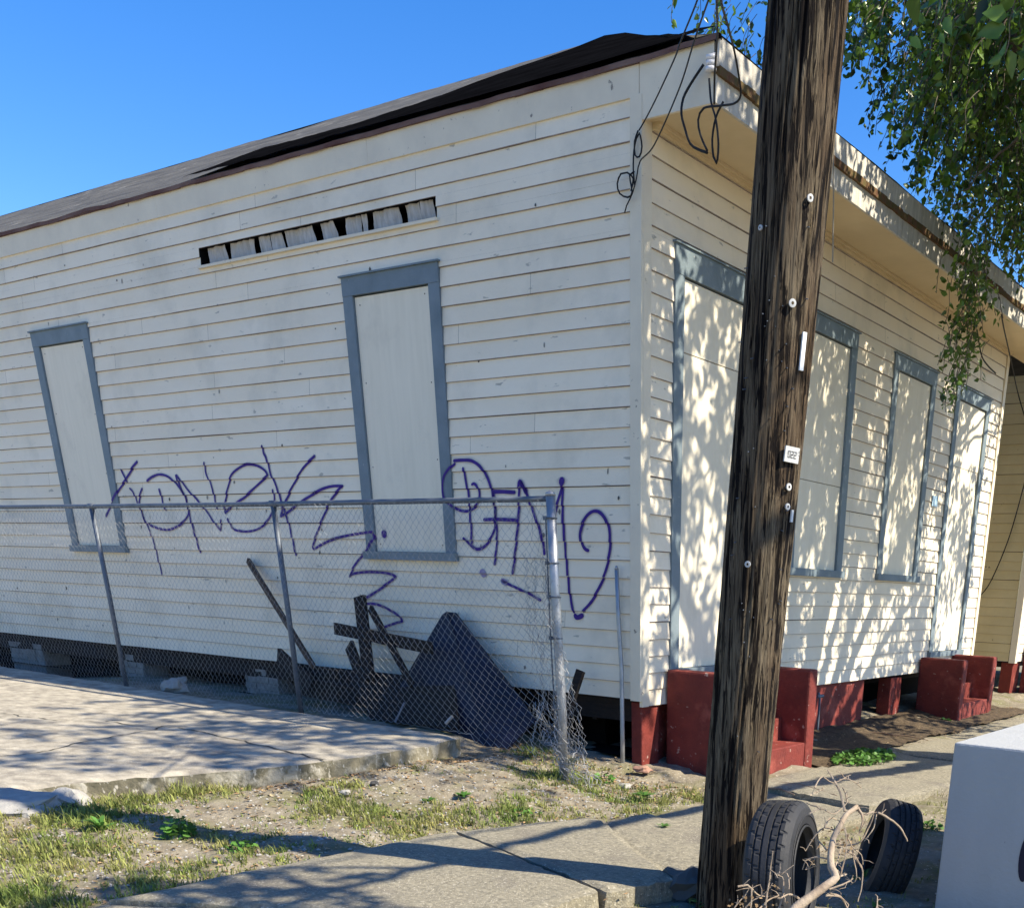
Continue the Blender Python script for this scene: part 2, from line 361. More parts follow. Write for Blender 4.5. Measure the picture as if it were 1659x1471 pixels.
# frieze board and corner boards
m = MB()
xx = -18
while xx < -.0:
    x2 = min(xx+random.uniform(3, 5), 0.0)
    if x2 > -1: x2 = -.0
    m.box((xx+.001,-.026,4.694),(x2-.001,0,4.885), 0, random.random()); xx = x2
child(m, 'frieze', TRIM, HR)
m = MB(); m.box((-.08,-.028,.55),(0.026,0.0,4.704)); m.box((.0,.001,.50),(.027,.10,4.60)); child(m, 'corner_board', TRIM, HR)
m = MB(); m.box((0,8.402,.50),(.03,8.5,4.60)); child(m, 'corner_board', TRIM, HR)
# overhang: end board, soffit, fascia, rotten strip
m = MB(); m.box((.003,-.024,4.555),(.63,.0,4.885)); child(m, 'end_board', TRIM, HR)
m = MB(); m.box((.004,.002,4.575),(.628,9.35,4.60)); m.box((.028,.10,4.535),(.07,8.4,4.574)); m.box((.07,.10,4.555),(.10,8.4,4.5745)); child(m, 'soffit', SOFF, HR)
m = MB()
for (a, b) in ((0-.024,2.9),(2.902,6.1),(6.102,9.35)):
    m.box((.631,a,4.555),(.655,b,4.705), 0, random.random()); m.box((.645,a,4.745),(.675,b,4.90), 0, random.random())
child(m, 'fascia', FASC, HR)
m = MB(); ny = 80
for i in range(ny):
    y = -.02+i*9.37/ny; h = .008*fbm(y*3, 1); m.box((.632,y,4.700+h),(.679+.012*fbm(y*2, 5),y+9.37/ny+.001,4.752+.010*fbm(y*4, 9)))
child(m, 'rotten_strip', MOSS, HR)
# roof
def roof_z(x, y):
    s = 4.905+(y+.04)*(7.12-4.905)/4.29
    if x > -3.62: s = min(s, 4.905+(.68-x)*(7.12-4.905)/4.30)
    return s
def roof_pt(x, y):
    z = roof_z(x, y); return (x, y, z+.02*fbm(x*.6, y*.8, 3)+.008*fbm(x*3, y*3, 8)-.05*math.exp(-((x+.9)/.8)**2-((y-1.8)/1.2)**2))
m = MB(); n1 = 140; n2 = 10; V = []
for i in range(n1+1):
    f = (i/n1)**.7; x = -18+(18.68)*f
    for j in range(n2+1):
        ymax = 4.25 if x <= -3.62 else max(-.04, 4.25*(.68-x)/4.30)
        y = -.05+(ymax+.05)*j/n2
        V.append(roof_pt(x, y))
W = n2+1
m.add(V, [(i*W+j, (i+1)*W+j, (i+1)*W+j+1, i*W+j+1) for i in range(n1) for j in range(n2)])
V2 = [(p[0], p[1]+.002, p[2]-.03) for p in V[::W]]; V1 = V[::W]
m.add(V1+V2, [(i, i+len(V1), i+1+len(V1), i+1) for i in range(len(V1)-1)], 1)
# front hip and far slope
V = []
for i in range(61):
    y = -.05+9.45*i/60
    for j in range(9):
        xm = .68 - 4.30*min(1, min(y+.05, max(0, 9.4-y))/4.29); x = .68+(xm-.68)*j/8
        V.append((x, y, 4.905+(.68-x)*(7.12-4.905)/4.30+.012*fbm(x, y, 2)))
m.add(V, [(i*9+j, (i+1)*9+j, (i+1)*9+j+1, i*9+j+1) for i in range(60) for j in range(8)])
m.quad((-18,4.25,7.12),(-3.62,4.25,7.12),(.68,9.4,4.905),(-18,9.4,4.905))
roof = child(m, 'roof', [ROOF, EAVE], HR)
# black tar paper patch where the roofing is gone
def on_roof(u, v):     # ray against the left slope plane
    r = ray(u, v); k = (7.12-4.905)/4.29
    t = (4.905+k*(CAM[1]+.04)-CAM[2])/(r[2]-k*r[1]); return CAM+r*t
m = MB(); top = [(330,284),(420,252),(500,228),(580,206),(670,178),(750,152),(840,124),(900,100),(958,74),(985,64)]
V = []; prev = None; N = 90
tx = [p[0] for p in top]; ty = [p[1] for p in top]
pts = []
for i in range(N+1):
    u = 330+(990-330)*i/N; v = float(np.interp(u, tx, ty)); p = on_roof(u, v); pts.append((p[0], p[1]))
pts += [(-2.6,3.2),(-1.5,2.1),(-.6,1.2),(.2,.42),(.66,-.03)]
for (x, y) in pts:
    y = max(y+.10*fbm(x*2.2, 3), -.03)
    ym = 4.25 if x <= -3.62 else 4.25*(.68-x)/4.30
    y = min(y, ym)
    for j in range(7):
        yy = -.052+(y+.052)*j/6; p = roof_pt(x, yy); V.append((p[0], p[1]-.01, p[2]+.034))
m.add(V, [(i*7+j, (i+1)*7+j, (i+1)*7+j+1, i*7+j+1) for i in range(len(pts)-1) for j in range(6)])
p_ = child(m, 'tar_paper', TAR, roof)
m = MB(); x = -17.9
while x < .0:       # ragged eave strip in old wood
    x2 = x+random.uniform(.15, .5); h = .030+.015*fbm(x*1.5, 2)
    m.box((x,-.042,4.889-h*.6),(min(x2, 0),-.004,4.901), 0, random.random()); x = x2
child(m, 'eave_board', EAVE, HR)
m = MB(); x = -.0
m.box((.0,-.046,4.887),(.68,-.004,4.903)); child(m, 'drip_edge', TAR, HR)
# windows and doors
def opening(P, U, name, head=.14, side=.13, sill=.07, seam=None, root=HR, lip=True):
    a, b, c, d = U
    f = MB(); J = .0
    f.box((0,0,0),(0,0,0)) if False else None
    def bx(m, u0, u1, o0, o1, z0, z1, mi=0):
        q = [P(u, o, z) for z in (z0, z1) for (u, o) in ((u0, o0), (u1, o0), (u1, o1), (u0, o1))]
        m.add(q, [(0,3,2,1),(4,5,6,7),(0,1,5,4),(1,2,6,5),(2,3,7,6),(3,0,4,7)], mi, random.random())
    bx(f, a, a+side, -.05, .030, c+.001, d-head-.001)
    bx(f, b-side, b, -.05, .030, c+.001, d-head-.001)
    bx(f, a, b, -.05, .033, d-head, d)
    fr = child(f, 'window_frame' if 'window' in name else 'door_frame', BLUE, root)
    if lip:
        g_ = MB(); bx(g_, a-.02, b+.02, -.0, .050, d+.001, d+.014); child(g_, 'drip_cap', BLUE, fr)
    s = MB(); bx(s, a-.02, b+.02, -.05, .062, c-sill, c); child(s, 'sill' if 'window' in name else 'threshold', BLUE, fr)
    pn = MB(); z0 = c+.004; z1 = d-head-.012
    if seam:
        bx(pn, a+side+.004, b-side-.004, -.02, .002, z0, seam); bx(pn, a+side+.004, b-side-.004, -.02, .006, seam+.006, z1)
    else: bx(pn, a+side+.005, b-side-.005, -.02, .008, z0, z1)
    child(pn, 'plywood_panel', PLY, root)
    if P is PLF:
        for (fu, fz) in ((.06,.03),(.94,.03),(.05,.35),(.95,.37),(.06,.68),(.94,.66),(.07,.97),(.93,.975)):
            su = a+side+(b-a-2*side)*fu; sz = z0+(z1-z0)*fz; sc = MB(); sc.tube([P(su, .004, sz), P(su, .0105, sz)], .0055, 7); child(sc, 'screw', SCREW, root)
    k = MB(); bx(k, a+side-.01, b-side+.01, -.10, -.06, c, d-head+.01); child(k, 'dark_gap', DARKV, fr)
opening(PLF, WL, 'window'); opening(PLF, WM, 'window')
opening(PFR, D1, 'door', seam=3.24, head=.19); opening(PFR, W2, 'window', seam=2.52); opening(PFR, W3, 'window'); opening(PFR, D4, 'door', seam=3.05)
# long vent slot with torn sheeting
m = MB(); a, b, c, d = VENT
m.quad((a,.25,c-.05),(b,.25,c-.05),(b,.25,d+.05),(a,.25,d+.05)); m.quad((a,0,c),(b,0,c),(b,.25,c),(a,.25,c)); m.quad((a,0,d),(a,.25,d),(b,.25,d),(b,0,d)); m.quad((a,0,c),(a,.25,c),(a,.25,d),(a,0,d)); m.quad((b,0,c),(b,0,d),(b,.25,d),(b,.25,c))
vent = child(m, 'vent', DARKV, HR)
m = MB(); m.box((a-.02,-.045,c-.022),(b+.02,.02,c-.001)); child(m, 'ledge', TRIM, vent)
for (u0, u1, d0) in ((338,366,0),(374,411,0),(420,437,.01),(438,456,0),(463,507,0),(520,541,0),(560,583,0),(586,594,.03),(604,645,0),(656,680,0),(682,700,0)):
    xa = PL(u0, 380, .03)[0]; xb = PL(u1, 380, .03)[0]
    xa = PL(u0, np.interp(u0, [330,708],[420,335]), .03)[0]; xb = PL(u1, np.interp(u1, [330,708],[420,335]), .03)[0]
    m = MB(); nn = 8; V = []
    e0 = random.uniform(-.03, .02); e1 = random.uniform(-.02, .03)
    for i in range(nn+1):
        for j in range(6):
            t = j/5; x = (xa+e0*t)+((xb+e1*t)-(xa+e0*t))*i/nn; z = d-(d-c-.004)*t*(1-.12*abs(fbm(x*6, 2)))
            V.append((x, .035+.022*fbm(x*14, z*5, d0*30)+.02*t, z))
    m.add(V, [(i*6+j, i*6+j+1, (i+1)*6+j+1, (i+1)*6+j) for i in range(nn) for j in range(5)])
    child(m, 'torn_sheet', CLOTH, vent, smooth=True)
# house number plate, small items
m = MB(); q = PF(1515, 812, .03); m.box((.022,q[1]-.09,q[2]-.06),(.03,q[1]+.09,q[2]+.06)); child(m, 'number_plate', mat('plate_blue', (.35,.50,.62), .4), HR)
# piers
def pier(lo, hi, mt, bricks=True, name='pier'):
    m = MB(); z = lo[2]; k = 0
    while z < hi[2]-.01:
        h = .075
        L = hi[0]-lo[0]; n = max(1, round(L/.22)); off = .0 if k % 2 else .5/n
        ed = [0]+[min(1, max(0, (i+off)/n)) for i in range(n+1)]+[1]; ed = sorted(set(ed))
        for p, q in zip(ed[:-1], ed[1:]):
            if q-p < .02: continue
            j = random.uniform(-.006, .006)
            m.box((lo[0]+L*p+.004,lo[1]+j,z+.004),(lo[0]+L*q-.004,hi[1]+j,min(z+h-.004, hi[2])), 0, random.random(), jit=.003)
        z += h; k += 1
    m.box((lo[0]+.01,lo[1]+.012,lo[2]),(hi[0]-.01,hi[1]-.012,hi[2]-.005))
    return child(m, name, mt, HR)
for (u0, u1) in ((15,72),(187,230),(390,446)):
    xa = PL(u0, 1045, .06)[0]; xb = PL(u1, 1070, .06)[0]; pier((xa,.06,0),(xb,.40,.46), BRK)
pier((-14.2,.06,0),(-13.6,.4,.46), BRK)
def redblock(lo, hi, name, root=HR):
    m = MB(); m.box(lo, hi, jit=.006); return child(m, name, RED, root, bevel=.012)
redblock((-.12,.03,-.2),(.0,.30,.54), 'pier')
redblock((-.20,1.78,-.25),(-.02,4.72,.499), 'foundation_wall')
redblock((-.20,5.55,-.25),(-.02,5.92,.47), 'pier')
redblock((-.20,.30,-.25),(-.06,1.7,.50), 'foundation_wall')
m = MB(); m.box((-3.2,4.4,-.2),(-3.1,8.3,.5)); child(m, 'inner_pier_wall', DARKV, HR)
m = MB(); m.tube([(.04,3.4,-.1),(.04,3.4,.36),(.02,3.4,.42)], .014, 8); m.tube([(.04,3.33,.38),(.04,3.47,.38)], .02, 8); child(m, 'water_pipe', GALVD, HR)

# graffiti: ribbons that follow the boards and frames
def surf(x, z):
    for U in (WL, WM):
        a, b, c, d = U
        if a-.001 <= x <= b+.001 and c-.07 <= z <= d:
            if z < c: return .062
            if x < a+.135 or x > b-.135: return .030
            return .008
    return lap_off(z)+.003
def crop(ox, oy, sc, pts): return [(ox+a/sc, oy+b/sc) for a, b in pts]
A = lambda *p: crop(180, 700, 5.53, p); B = lambda *p: crop(420, 700, 4.327, p); Cc = lambda *p: crop(700, 720, 4.903, p)
strokes = [
 ([(222.6,747.3),(215,757),(204,776),(193,793),(183.5,810),(170,837)],3.4),
 (A((80,335),(110,385),(130,420),(150,455)),3.2), (A((160,500),(200,545),(235,640),(262,690),(300,790),(350,900),(390,1020),(405,1080),(430,1180),(460,1280)),2.2),
 (A((320,440),(370,400),(430,380),(500,395),(560,440),(620,510),(660,570),(680,640),(690,710),(680,760),(640,810),(580,850),(510,875),(430,865),(350,835),(300,790),(265,700),(250,620),(262,550),(277,500)),2.9),
 (A((425,505),(445,560),(460,630),(490,705)),3.0), (A((575,380),(620,500),(660,580),(690,690),(712,790),(750,920),(798,1085)),3.0),
 (A((580,380),(680,510),(770,610),(860,720),(930,820),(980,885),(985,780)),2.5),
 (A((832,265),(845,360),(880,440),(915,540),(930,620),(955,695)),2.6),
 (A((1015,725),(1022,620),(1045,500),(1075,390),(1130,330),(1210,290),(1300,300),(1370,340),(1405,385),(1330,455),(1210,570),(1100,650),(1015,728)),2.9),
 (A((1040,770),(1085,860),(1150,885),(1230,890),(1320,865),(1400,795),(1450,690),(1460,600),(1445,510)),2.8),
 (A((1350,115),(1360,180),(1390,240),(1430,380),(1480,490),(1515,600),(1545,690),(1580,790),(1610,900),(1655,1110)),2.9),
 (B((392,165),(320,235),(280,295),(230,385),(190,470),(160,540),(150,590),(200,560),(320,470),(430,405),(510,380),(590,378)),3.0),
 (B((585,380),(560,400),(500,480),(450,590),(400,720),(375,800),(385,820),(450,780),(520,750),(620,725),(720,708),(810,700)),3.0),
 (B((852,712),(888,716)),8.0),
 (B((800,700),(812,745),(785,775),(765,815),(700,890),(660,950),(632,1015),(650,995),(720,982),(800,980),(900,990),(958,1012),(920,1045),(830,1110),(740,1170)),3.0),
 (B((735,1203),(800,1203),(860,1220),(930,1255),(975,1285),(1003,1325),(950,1340),(870,1370),(850,1385)),3.0),
 (Cc((165,130),(230,125),(310,130),(380,175),(430,250),(465,330),(480,400),(500,520),(500,600),(490,690),(450,770),(400,820),(350,830),(300,795),(245,740)),3.1),
 (Cc((185,150),(140,195),(100,260),(90,340),(100,420),(140,470),(200,515),(270,530),(330,505),(365,460),(375,400),(360,340),(335,312),(312,322)),2.8),
 (Cc((245,180),(260,260),(280,350),(295,450),(300,560),(312,700),(312,790)),3.0), (Cc((480,375),(560,375),(660,381)),3.6),
 (Cc((485,380),(495,500),(505,620),(515,700),(508,850),(493,960)),3.0), (Cc((408,598),(500,595),(580,597),(675,602)),3.4),
 (Cc((640,1032),(655,900),(670,750),(685,560),(688,400),(690,300),(703,292),(745,380),(800,530),(850,670),(880,790),(895,880)),3.2),
 (Cc((700,295),(735,360),(750,395)),5.0), (Cc((1030,258),(1030,330)),6.5),
 (Cc((960,640),(975,540),(1010,410),(1030,330)),3.2), (Cc((1030,330),(1035,400),(1035,550),(1045,700),(1060,860),(1075,1020),(1095,1200),(1125,1340)),3.0),
 (Cc((1125,1345),(1145,1372),(1165,1370),(1200,1353)),5.0),
 (Cc((1195,1330),(1270,1240),(1340,1110),(1380,1000),(1410,850),(1410,700),(1380,600),(1330,540),(1280,530),(1230,565),(1190,640),(1175,720),(1190,790),(1215,830),(1248,845)),3.2),
 (Cc((550,1080),(620,1115),(760,1180),(865,1240)),2.8),
]
def smooth_path(P2, step):
    P2 = [np.array(p[:2], float) for p in P2]; out = []
    for i in range(len(P2)-1):
        p0 = P2[max(i-1, 0)]; p1 = P2[i]; p2 = P2[i+1]; p3 = P2[min(i+2, len(P2)-1)]
        if np.linalg.norm(p2-p1) < 1e-6: continue
        # sharp corners stay sharp
        v0 = p1-p0; v1 = p2-p1; v2 = p3-p2
        def ok(a, b): 
            la = np.linalg.norm(a); lb = np.linalg.norm(b); return la > 1e-6 and lb > 1e-6 and a@b/(la*lb) > .25
        m1 = (p2-p0)/2 if ok(v0, v1) else v1; m2 = (p3-p1)/2 if ok(v1, v2) else v1
        n = max(2, int(np.linalg.norm(p2-p1)/step))
        for k in range(n):
            t = k/n; out.append((2*t**3-3*t**2+1)*p1+(t**3-2*t**2+t)*m1+(-2*t**3+3*t**2)*p2+(t**3-t**2)*m2)
    out.append(P2[-1]); return out
m = MB()
OVS = bpy.data.materials.new('overspray'); OVS.use_nodes = True; n = OVS.node_tree.nodes; l = OVS.node_tree.links
n['Principled BSDF'].inputs['Base Color'].default_value = (.055,.015,.22,1); n['Principled BSDF'].inputs['Roughness'].default_value = .7
a_ = n.new('ShaderNodeAttribute'); a_.attribute_name = 'tone'; l.new(a_.outputs['Fac'], n['Principled BSDF'].inputs['Alpha'])
def stroke(pix, wpx, mi=0, halo=0):
    P3 = [PL(u, v, -.02) for u, v in pix]; P3 = [(p[0], p[2]) for p in P3]
    path = smooth_path(P3, .010); wd = wpx/190*.80; n = len(path); V = []
    for i, p in enumerate(path):
        d = path[min(i+1, n-1)]-path[max(i-1, 0)]; L = np.linalg.norm(d)+1e-9; d = d/L; q = np.array([-d[1], d[0]])
        e = min(i, n-1-i)*.010; ww = wd*(1+.12*fbm(p[0]*9, p[1]*9, 3))*(min(1, .45+e/wd*.8))
        for sgn in (-1, -.5, 0, .5, 1):
            x, z = p+q*sgn*ww*(2.6 if halo else 1); V.append((x, -(surf(x, z)+(.0022 if halo else .0035)), z))
    m.add(V, [(i*5+j, i*5+j+1, (i+1)*5+j+1, (i+1)*5+j) for i in range(n-1) for j in range(4)], mi, random.random())
    if halo:
        for i in range(n):
            k = halo*(.55+.8*fbm(path[i][0]*4, path[i][1]*4, 21)); k = max(.05, min(.6, k))
            for j, f_ in enumerate((0, .45, 1, .45, 0)): m.t[-5*n+5*i+j] = k*f_
for pix, wpx in strokes[:16]: stroke(pix, wpx)
g1 = child(m, 'graffiti', GRAF, HR)
m = MB()
for pix, wpx in strokes[:16]: stroke(pix, wpx, 0, .5)
child(m, 'overspray', OVS, g1)
m = MB()
for pix, wpx in strokes[16:]: stroke(pix, wpx)
g2 = child(m, 'graffiti', GRAF, HR)
m = MB()
for pix, wpx in strokes[16:]: stroke(pix, wpx, 0, .6)
child(m, 'overspray', OVS, g2)
m = MB(); stroke(Cc((380,1015),(400,1020),(430,1030)), 9); child(m, 'faded_graffiti', GFNT, HR)
m = MB(); stroke(Cc((545,1076),(600,1108)), 6); child(m, 'faded_graffiti', GFNT, HR)
# small stains and nail holes on the side wall: chips of missing paint
chip = mat('bare_wood', (.20,.18,.15), .9, tone=.6)
for i in range(84):
    m = MB(); x = random.uniform(-11.5, -.2); z = random.choice([random.uniform(.7, 4.6), random.uniform(.7, 2.6)])
    if any(U[0]-.02 < x < U[1]+.02 and U[2]-.05 < z < U[3]+.02 for U in (WL, WM, VENT)): continue
    w_ = random.uniform(.004, .016); h_ = random.uniform(.006, .03); n = 7; cs = []
    for k in range(n):
        a_ = 2*math.pi*k/n; xx_ = x+math.cos(a_)*w_*random.uniform(.6, 1.2); zz_ = z+math.sin(a_)*h_*random.uniform(.5, 1.1); cs.append((xx_, -(surf(xx_, z)+.0015+ (z-zz_)*.11), zz_))
    m.add(cs, [tuple(range(n))], 0, random.random()); child(m, 'paint_chip', chip, HR)

# stoops
def stoop(y0, y1, name, label, top, xe=.86, zb=-.35):
    r = empty(name, (.45,(y0+y1)/2,-.1), label, 'steps', 'red painted stoops in front of the house doors')
    th = .17
    for yy in (y0, y1-th):
        m = MB(); m.box((.03,yy,zb),(xe,yy+th,top)); child(m, 'cheek_wall', RED, r, bevel=.022)
    for k, (x0, zt) in enumerate(((xe-.28,.13),(xe-.56,.34),(.04,.58))):
        m = MB(); m.box((x0,y0+th+.001,zb),((xe-.01,xe-.279,max(.06,xe-.561))[k],y1-th-.001,zt)); child(m, 'step', RED, r, bevel=.01)
stoop(.36, 1.72, 'stoop', 'red painted stoop below the boarded door nearest the corner, behind the pole', .80)
stoop(6.35, 7.75, 'stoop', 'red painted stoop below the farthest boarded door', .70, xe=.66)

# ------------------------------------------------------------------ neighbouring house
NR = empty('neighbour_house', (0,10.3,0), 'cream clapboard house seen in the gap beyond the far corner, cut by the frame', 'house')
off = 10.3
P2L = lambda u, out, z: (u, off-out, z); P2F = lambda u, out, z: (out+.12, u, z)
CREAMGLOW = mat('bounce_tinted_cream', (.66,.56,.33), .7, var=(.55,.46,.26), scale=2, spots=(.15,.12,.07), spot_scale=5, spot_thr=.66)  # shaded cream siding with its golden bounced light painted into the colour
clapboards(-9, .03, .5, 4.62, [], P2L, 'side_wall', NR, mats=[CREAMGLOW, LAPSHADE, DARKV], seed=21)
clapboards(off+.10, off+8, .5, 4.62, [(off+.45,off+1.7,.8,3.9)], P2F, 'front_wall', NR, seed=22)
m = MB(); m.box((.04,off-.027,.48),(.148,off-.0,4.62)); m.box((.12,off+.001,.48),(.149,off+.098,4.6)); child(m, 'corner_board', TRIM, NR)
opening(P2F, (off+.45,off+1.7,.8,3.9), 'door', root=NR)
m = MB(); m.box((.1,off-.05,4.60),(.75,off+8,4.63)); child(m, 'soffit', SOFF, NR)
m = MB(); m.box((.751,off-.05,4.60),(.775,off+8,4.9)); child(m, 'fascia', FASC, NR)
m = MB()
V = [(.8,off-.35,4.905),(.8,off+8,4.905),(-3.5,off+4,7.1),(-9,off+4,7.1),(-9,off-.35,4.905),(-9,off+8,4.905)]
m.add(V, [(0,1,2),(0,2,3,4),(1,5,3,2)]); m.box((-9,off-.35,4.86),(.75,off-.33,4.904)); m.quad((-9,off-.35,4.88),(.78,off-.35,4.88),(.78,off,4.88),(-9,off,4.88)); child(m, 'roof', ROOF, NR)
m = MB(); m.box((-.1,off+.05,-.3),(.10,off+.45,.48)); child(m, 'pier', RED, NR)
m = MB(); m.box((.15,off+.4,-.35),(.95,off+.56,.75)); m.box((.15,off+.561,-.35),(.9,off+1.5,.3)); child(m, 'steps', RED, NR, bevel=.02)
m = MB(); m.box((-9,off+.1,.4),(0,off+8,.49)); child(m, 'floor_frame', DWOOD, NR)

# ------------------------------------------------------------------ utility pole
POLE = Vector((2.70,-2.87,-.5)); PTOP = Vector((3.30,-2.87,9.5))
pr = empty('utility_pole', (2.715,-2.85,-.13), 'tall weathered wooden utility pole leaning slightly right, tags and nails on its sunlit side', 'utility pole')
woodM = bpy.data.materials.new('weathered_pole_wood'); woodM.use_nodes = True
n = woodM.node_tree.nodes; l = woodM.node_tree.links; b = n['Principled BSDF']; b.inputs['Roughness'].default_value = .9; b.inputs['Specular IOR Level'].default_value = .15
tc = n.new('ShaderNodeTexCoord'); mp = n.new('ShaderNodeMapping'); mp.inputs['Scale'].default_value = (1,1,.055); l.new(tc.outputs['Object'], mp.inputs[0])
def N_(sc, det, vz, dist=0, rough=.6):
    q = n.new('ShaderNodeMapping'); q.inputs['Scale'].default_value = (1,1,vz); l.new(tc.outputs['Object'], q.inputs[0])
    x = n.new('ShaderNodeTexNoise'); x.inputs['Scale'].default_value = sc; x.inputs['Detail'].default_value = det; x.inputs['Roughness'].default_value = rough; x.inputs['Distortion'].default_value = dist; l.new(q.outputs[0], x.inputs['Vector']); return x.outputs[0]
def MR_(f, a, c, lo=0, hi=1):
    x = n.new('ShaderNodeMapRange'); x.inputs[1].default_value = a; x.inputs[2].default_value = c; x.inputs[3].default_value = lo; x.inputs[4].default_value = hi; l.new(f, x.inputs[0]); return x.outputs[0]
def MX_(f, A_, B_, bt='MIX'):
    x = n.new('ShaderNodeMix'); x.data_type = 'RGBA'; x.blend_type = bt
    for i_, q in ((6, A_), (7, B_)):
        if isinstance(q, tuple): x.inputs[i_].default_value = (*q, 1)
        else: l.new(q, x.inputs[i_])
    if isinstance(f, (int, float)): x.inputs[0].default_value = f
    else: l.new(f, x.inputs[0])
    return x.outputs[2]
fib = N_(120, 6, .035, .2, .7); crk = N_(33, 5, .06, .5, .6); big = N_(3.4, 4, .30); crk2 = N_(80, 3, .06, .4)
c0 = MX_(MR_(fib, .32, .68), (.035,.026,.019), (.22,.175,.115))
c1 = MX_(MR_(big, .46, .62), c0, (.17,.085,.055), 'MIX') if False else MX_(MR_(big, .45, .60, 0, .7), c0, MX_(1, c0, (.50,.38,.32), 'MULTIPLY'))
c2 = MX_(MR_(crk, .425, .47), (.006,.004,.0035), c1); c3 = MX_(MR_(crk2, .40, .43), (.010,.007,.006), c2)
l.new(c3, b.inputs['Base Color'])
hsum = n.new('ShaderNodeMath'); hsum.operation = 'ADD'; l.new(MR_(crk, .42, .50, 0, 1), hsum.inputs[0]); l.new(MR_(fib, .3, .7, 0, .35), hsum.inputs[1])
bp = n.new('ShaderNodeBump'); bp.inputs['Strength'].default_value = 1; bp.inputs['Distance'].default_value = .012; l.new(hsum.outputs[0], bp.inputs['Height']); l.new(bp.outputs[0], b.inputs['Normal'])
m = MB(); NA = 150; zs = np.concatenate([np.arange(-.5, 4.4, .018), np.arange(4.4, 9.6, .25)]); V = []
for z in zs:
    t = (z+.5)/10; c = POLE.lerp(PTOP, t); r0 = .168-.022*t*1.2
    for k in range(NA):
        a = 2*math.pi*k/NA; ca = math.cos(a); sa = math.sin(a)
        q = noise.fractal(Vector((ca*3.2, sa*3.2, z*.28)), 1, 2, 3)
        cr_ = noise.noise(Vector((ca*9+.4*noise.noise(Vector((ca*2, sa*2, z*1.5))), sa*9, z*.55)))
        crack = -max(0, .13-abs(cr_))/.13*.017*max(0, noise.noise(Vector((ca*2.2, sa*2.2, z*.7+4)))+.35)*1.6
        rr = r0+.006*q+crack+.0025*noise.noise(Vector((ca*22, sa*22, z*3)))
        V.append((c.x+ca*rr, c.y+sa*rr, c.z+.0))
m.add(V, [(i*NA+k, i*NA+(k+1) % NA, (i+1)*NA+(k+1) % NA, (i+1)*NA+k) for i in range(len(zs)-1) for k in range(NA)])
child(m, 'shaft', woodM, pr, smooth=True)
def pole_frame(u, v):    # point on the pole surface seen at this spot, with outward normal
    r = ray(u, v); best = None
    for d in np.arange(4.0, 6.2, .004):
        p = CAM+r*d; t = (p[2]+.5)/10; c = POLE.lerp(PTOP, t)
        if math.hypot(p[0]-c.x, p[1]-c.y) < .168-.026*t+.004: best = (Vector(p), Vector((p[0]-c.x, p[1]-c.y, 0)).normalized()); break
    return best
def plate(u, v, w_, h_, name, mt, th=.004, rot=0):
    q = pole_frame(u, v)
    if q is None: return
    p, nn = q; side = Vector((0, 0, 1)).cross(nn); up = Vector((.06, 0, 1)).normalized(); M = Matrix((side, up, nn)).transposed().to_4x4(); M = Matrix.Translation(p+nn*.006) @ M @ Matrix.Rotation(rot, 4, 'Z')
    m = MB(); m.box((-w_/2,-h_/2,-th),(w_/2,h_/2,th), 0, .5, M); return child(m, name, mt, pr), M
rs = plate(1281, 737, .085, .062, 'number_tag', TAGM, rot=-.05)
if rs:
    ob, M = rs; m = MB()      # the small characters 022 punched on the tag
    def seg(x0, y0, x1, y1): m.box((min(x0, x1)-.0015,min(y0, y1)-.0015,.0045),(max(x0, x1)+.0015,max(y0, y1)+.0015,.0056), 0, .5, M)
    for k, ch in enumerate('022'):
        ox = -.024+k*.018
        if ch == '0': seg(ox, -.012, ox, .012); seg(ox+.011, -.012, ox+.011, .012); seg(ox, .012, ox+.011, .012); seg(ox, -.012, ox+.011, -.012)
        else: seg(ox, .012, ox+.011, .012); seg(ox+.011, 0, ox+.011, .012); seg(ox, 0, ox+.011, 0); seg(ox, -.012, ox, 0); seg(ox, -.012, ox+.011, -.012)
    child(m, 'characters', mat('tag_ink', (.12,.12,.12), .6), ob) if False else child(m, 'characters', mat('tag_ink', (.12,.12,.12), .6), pr)
plate(1299, 570, .022, .14, 'white_strip', mat('white_plastic', (.82,.82,.80), .5))
plate(1281, 836, .014, .05, 'paper_scrap', mat('paper', (.7,.7,.68), .8))
def ring(u, v, r_, hole=True):
    q = pole_frame(u, v)
    if q is None: return
    p, nn = q; side = Vector((0, 0, 1)).cross(nn); M = Matrix.Translation(p+nn*.008) @ Matrix((side, Vector((0, 0, 1)), nn)).transposed().to_4x4()
    m = MB(); V = []; k = 14
    for i in range(k):
        a = 2*math.pi*i/k
        for rr_, zz_ in ((r_*.4, 0), (r_*.4, .004), (r_, .003), (r_, -.004)): V.append(M @ Vector((math.cos(a)*rr_, math.sin(a)*rr_, zz_)))
    m.add(V, [(i*4+j, i*4+(j+1) % 4, ((i+1) % k)*4+(j+1) % 4, ((i+1) % k)*4+j) for i in range(k) for j in range(4)])
    child(m, 'washer', TAGM, pr)
ring(1276, 789, .015); ring(1274, 821, .014); ring(1212, 914, .014); ring(1283, 492, .016); ring(1234, 370, .010); ring(1311, 322, .014)
for i in range(64):
    q = pole_frame(random.uniform(1180, 1310), random.uniform(350, 1250))
    if q: m = MB(); m.tube([q[0]-q[1]*.01, q[0]+q[1]*.012+Vector((0, 0, -.004))], .0022, 5); child(m, 'nail', GALVD, pr)

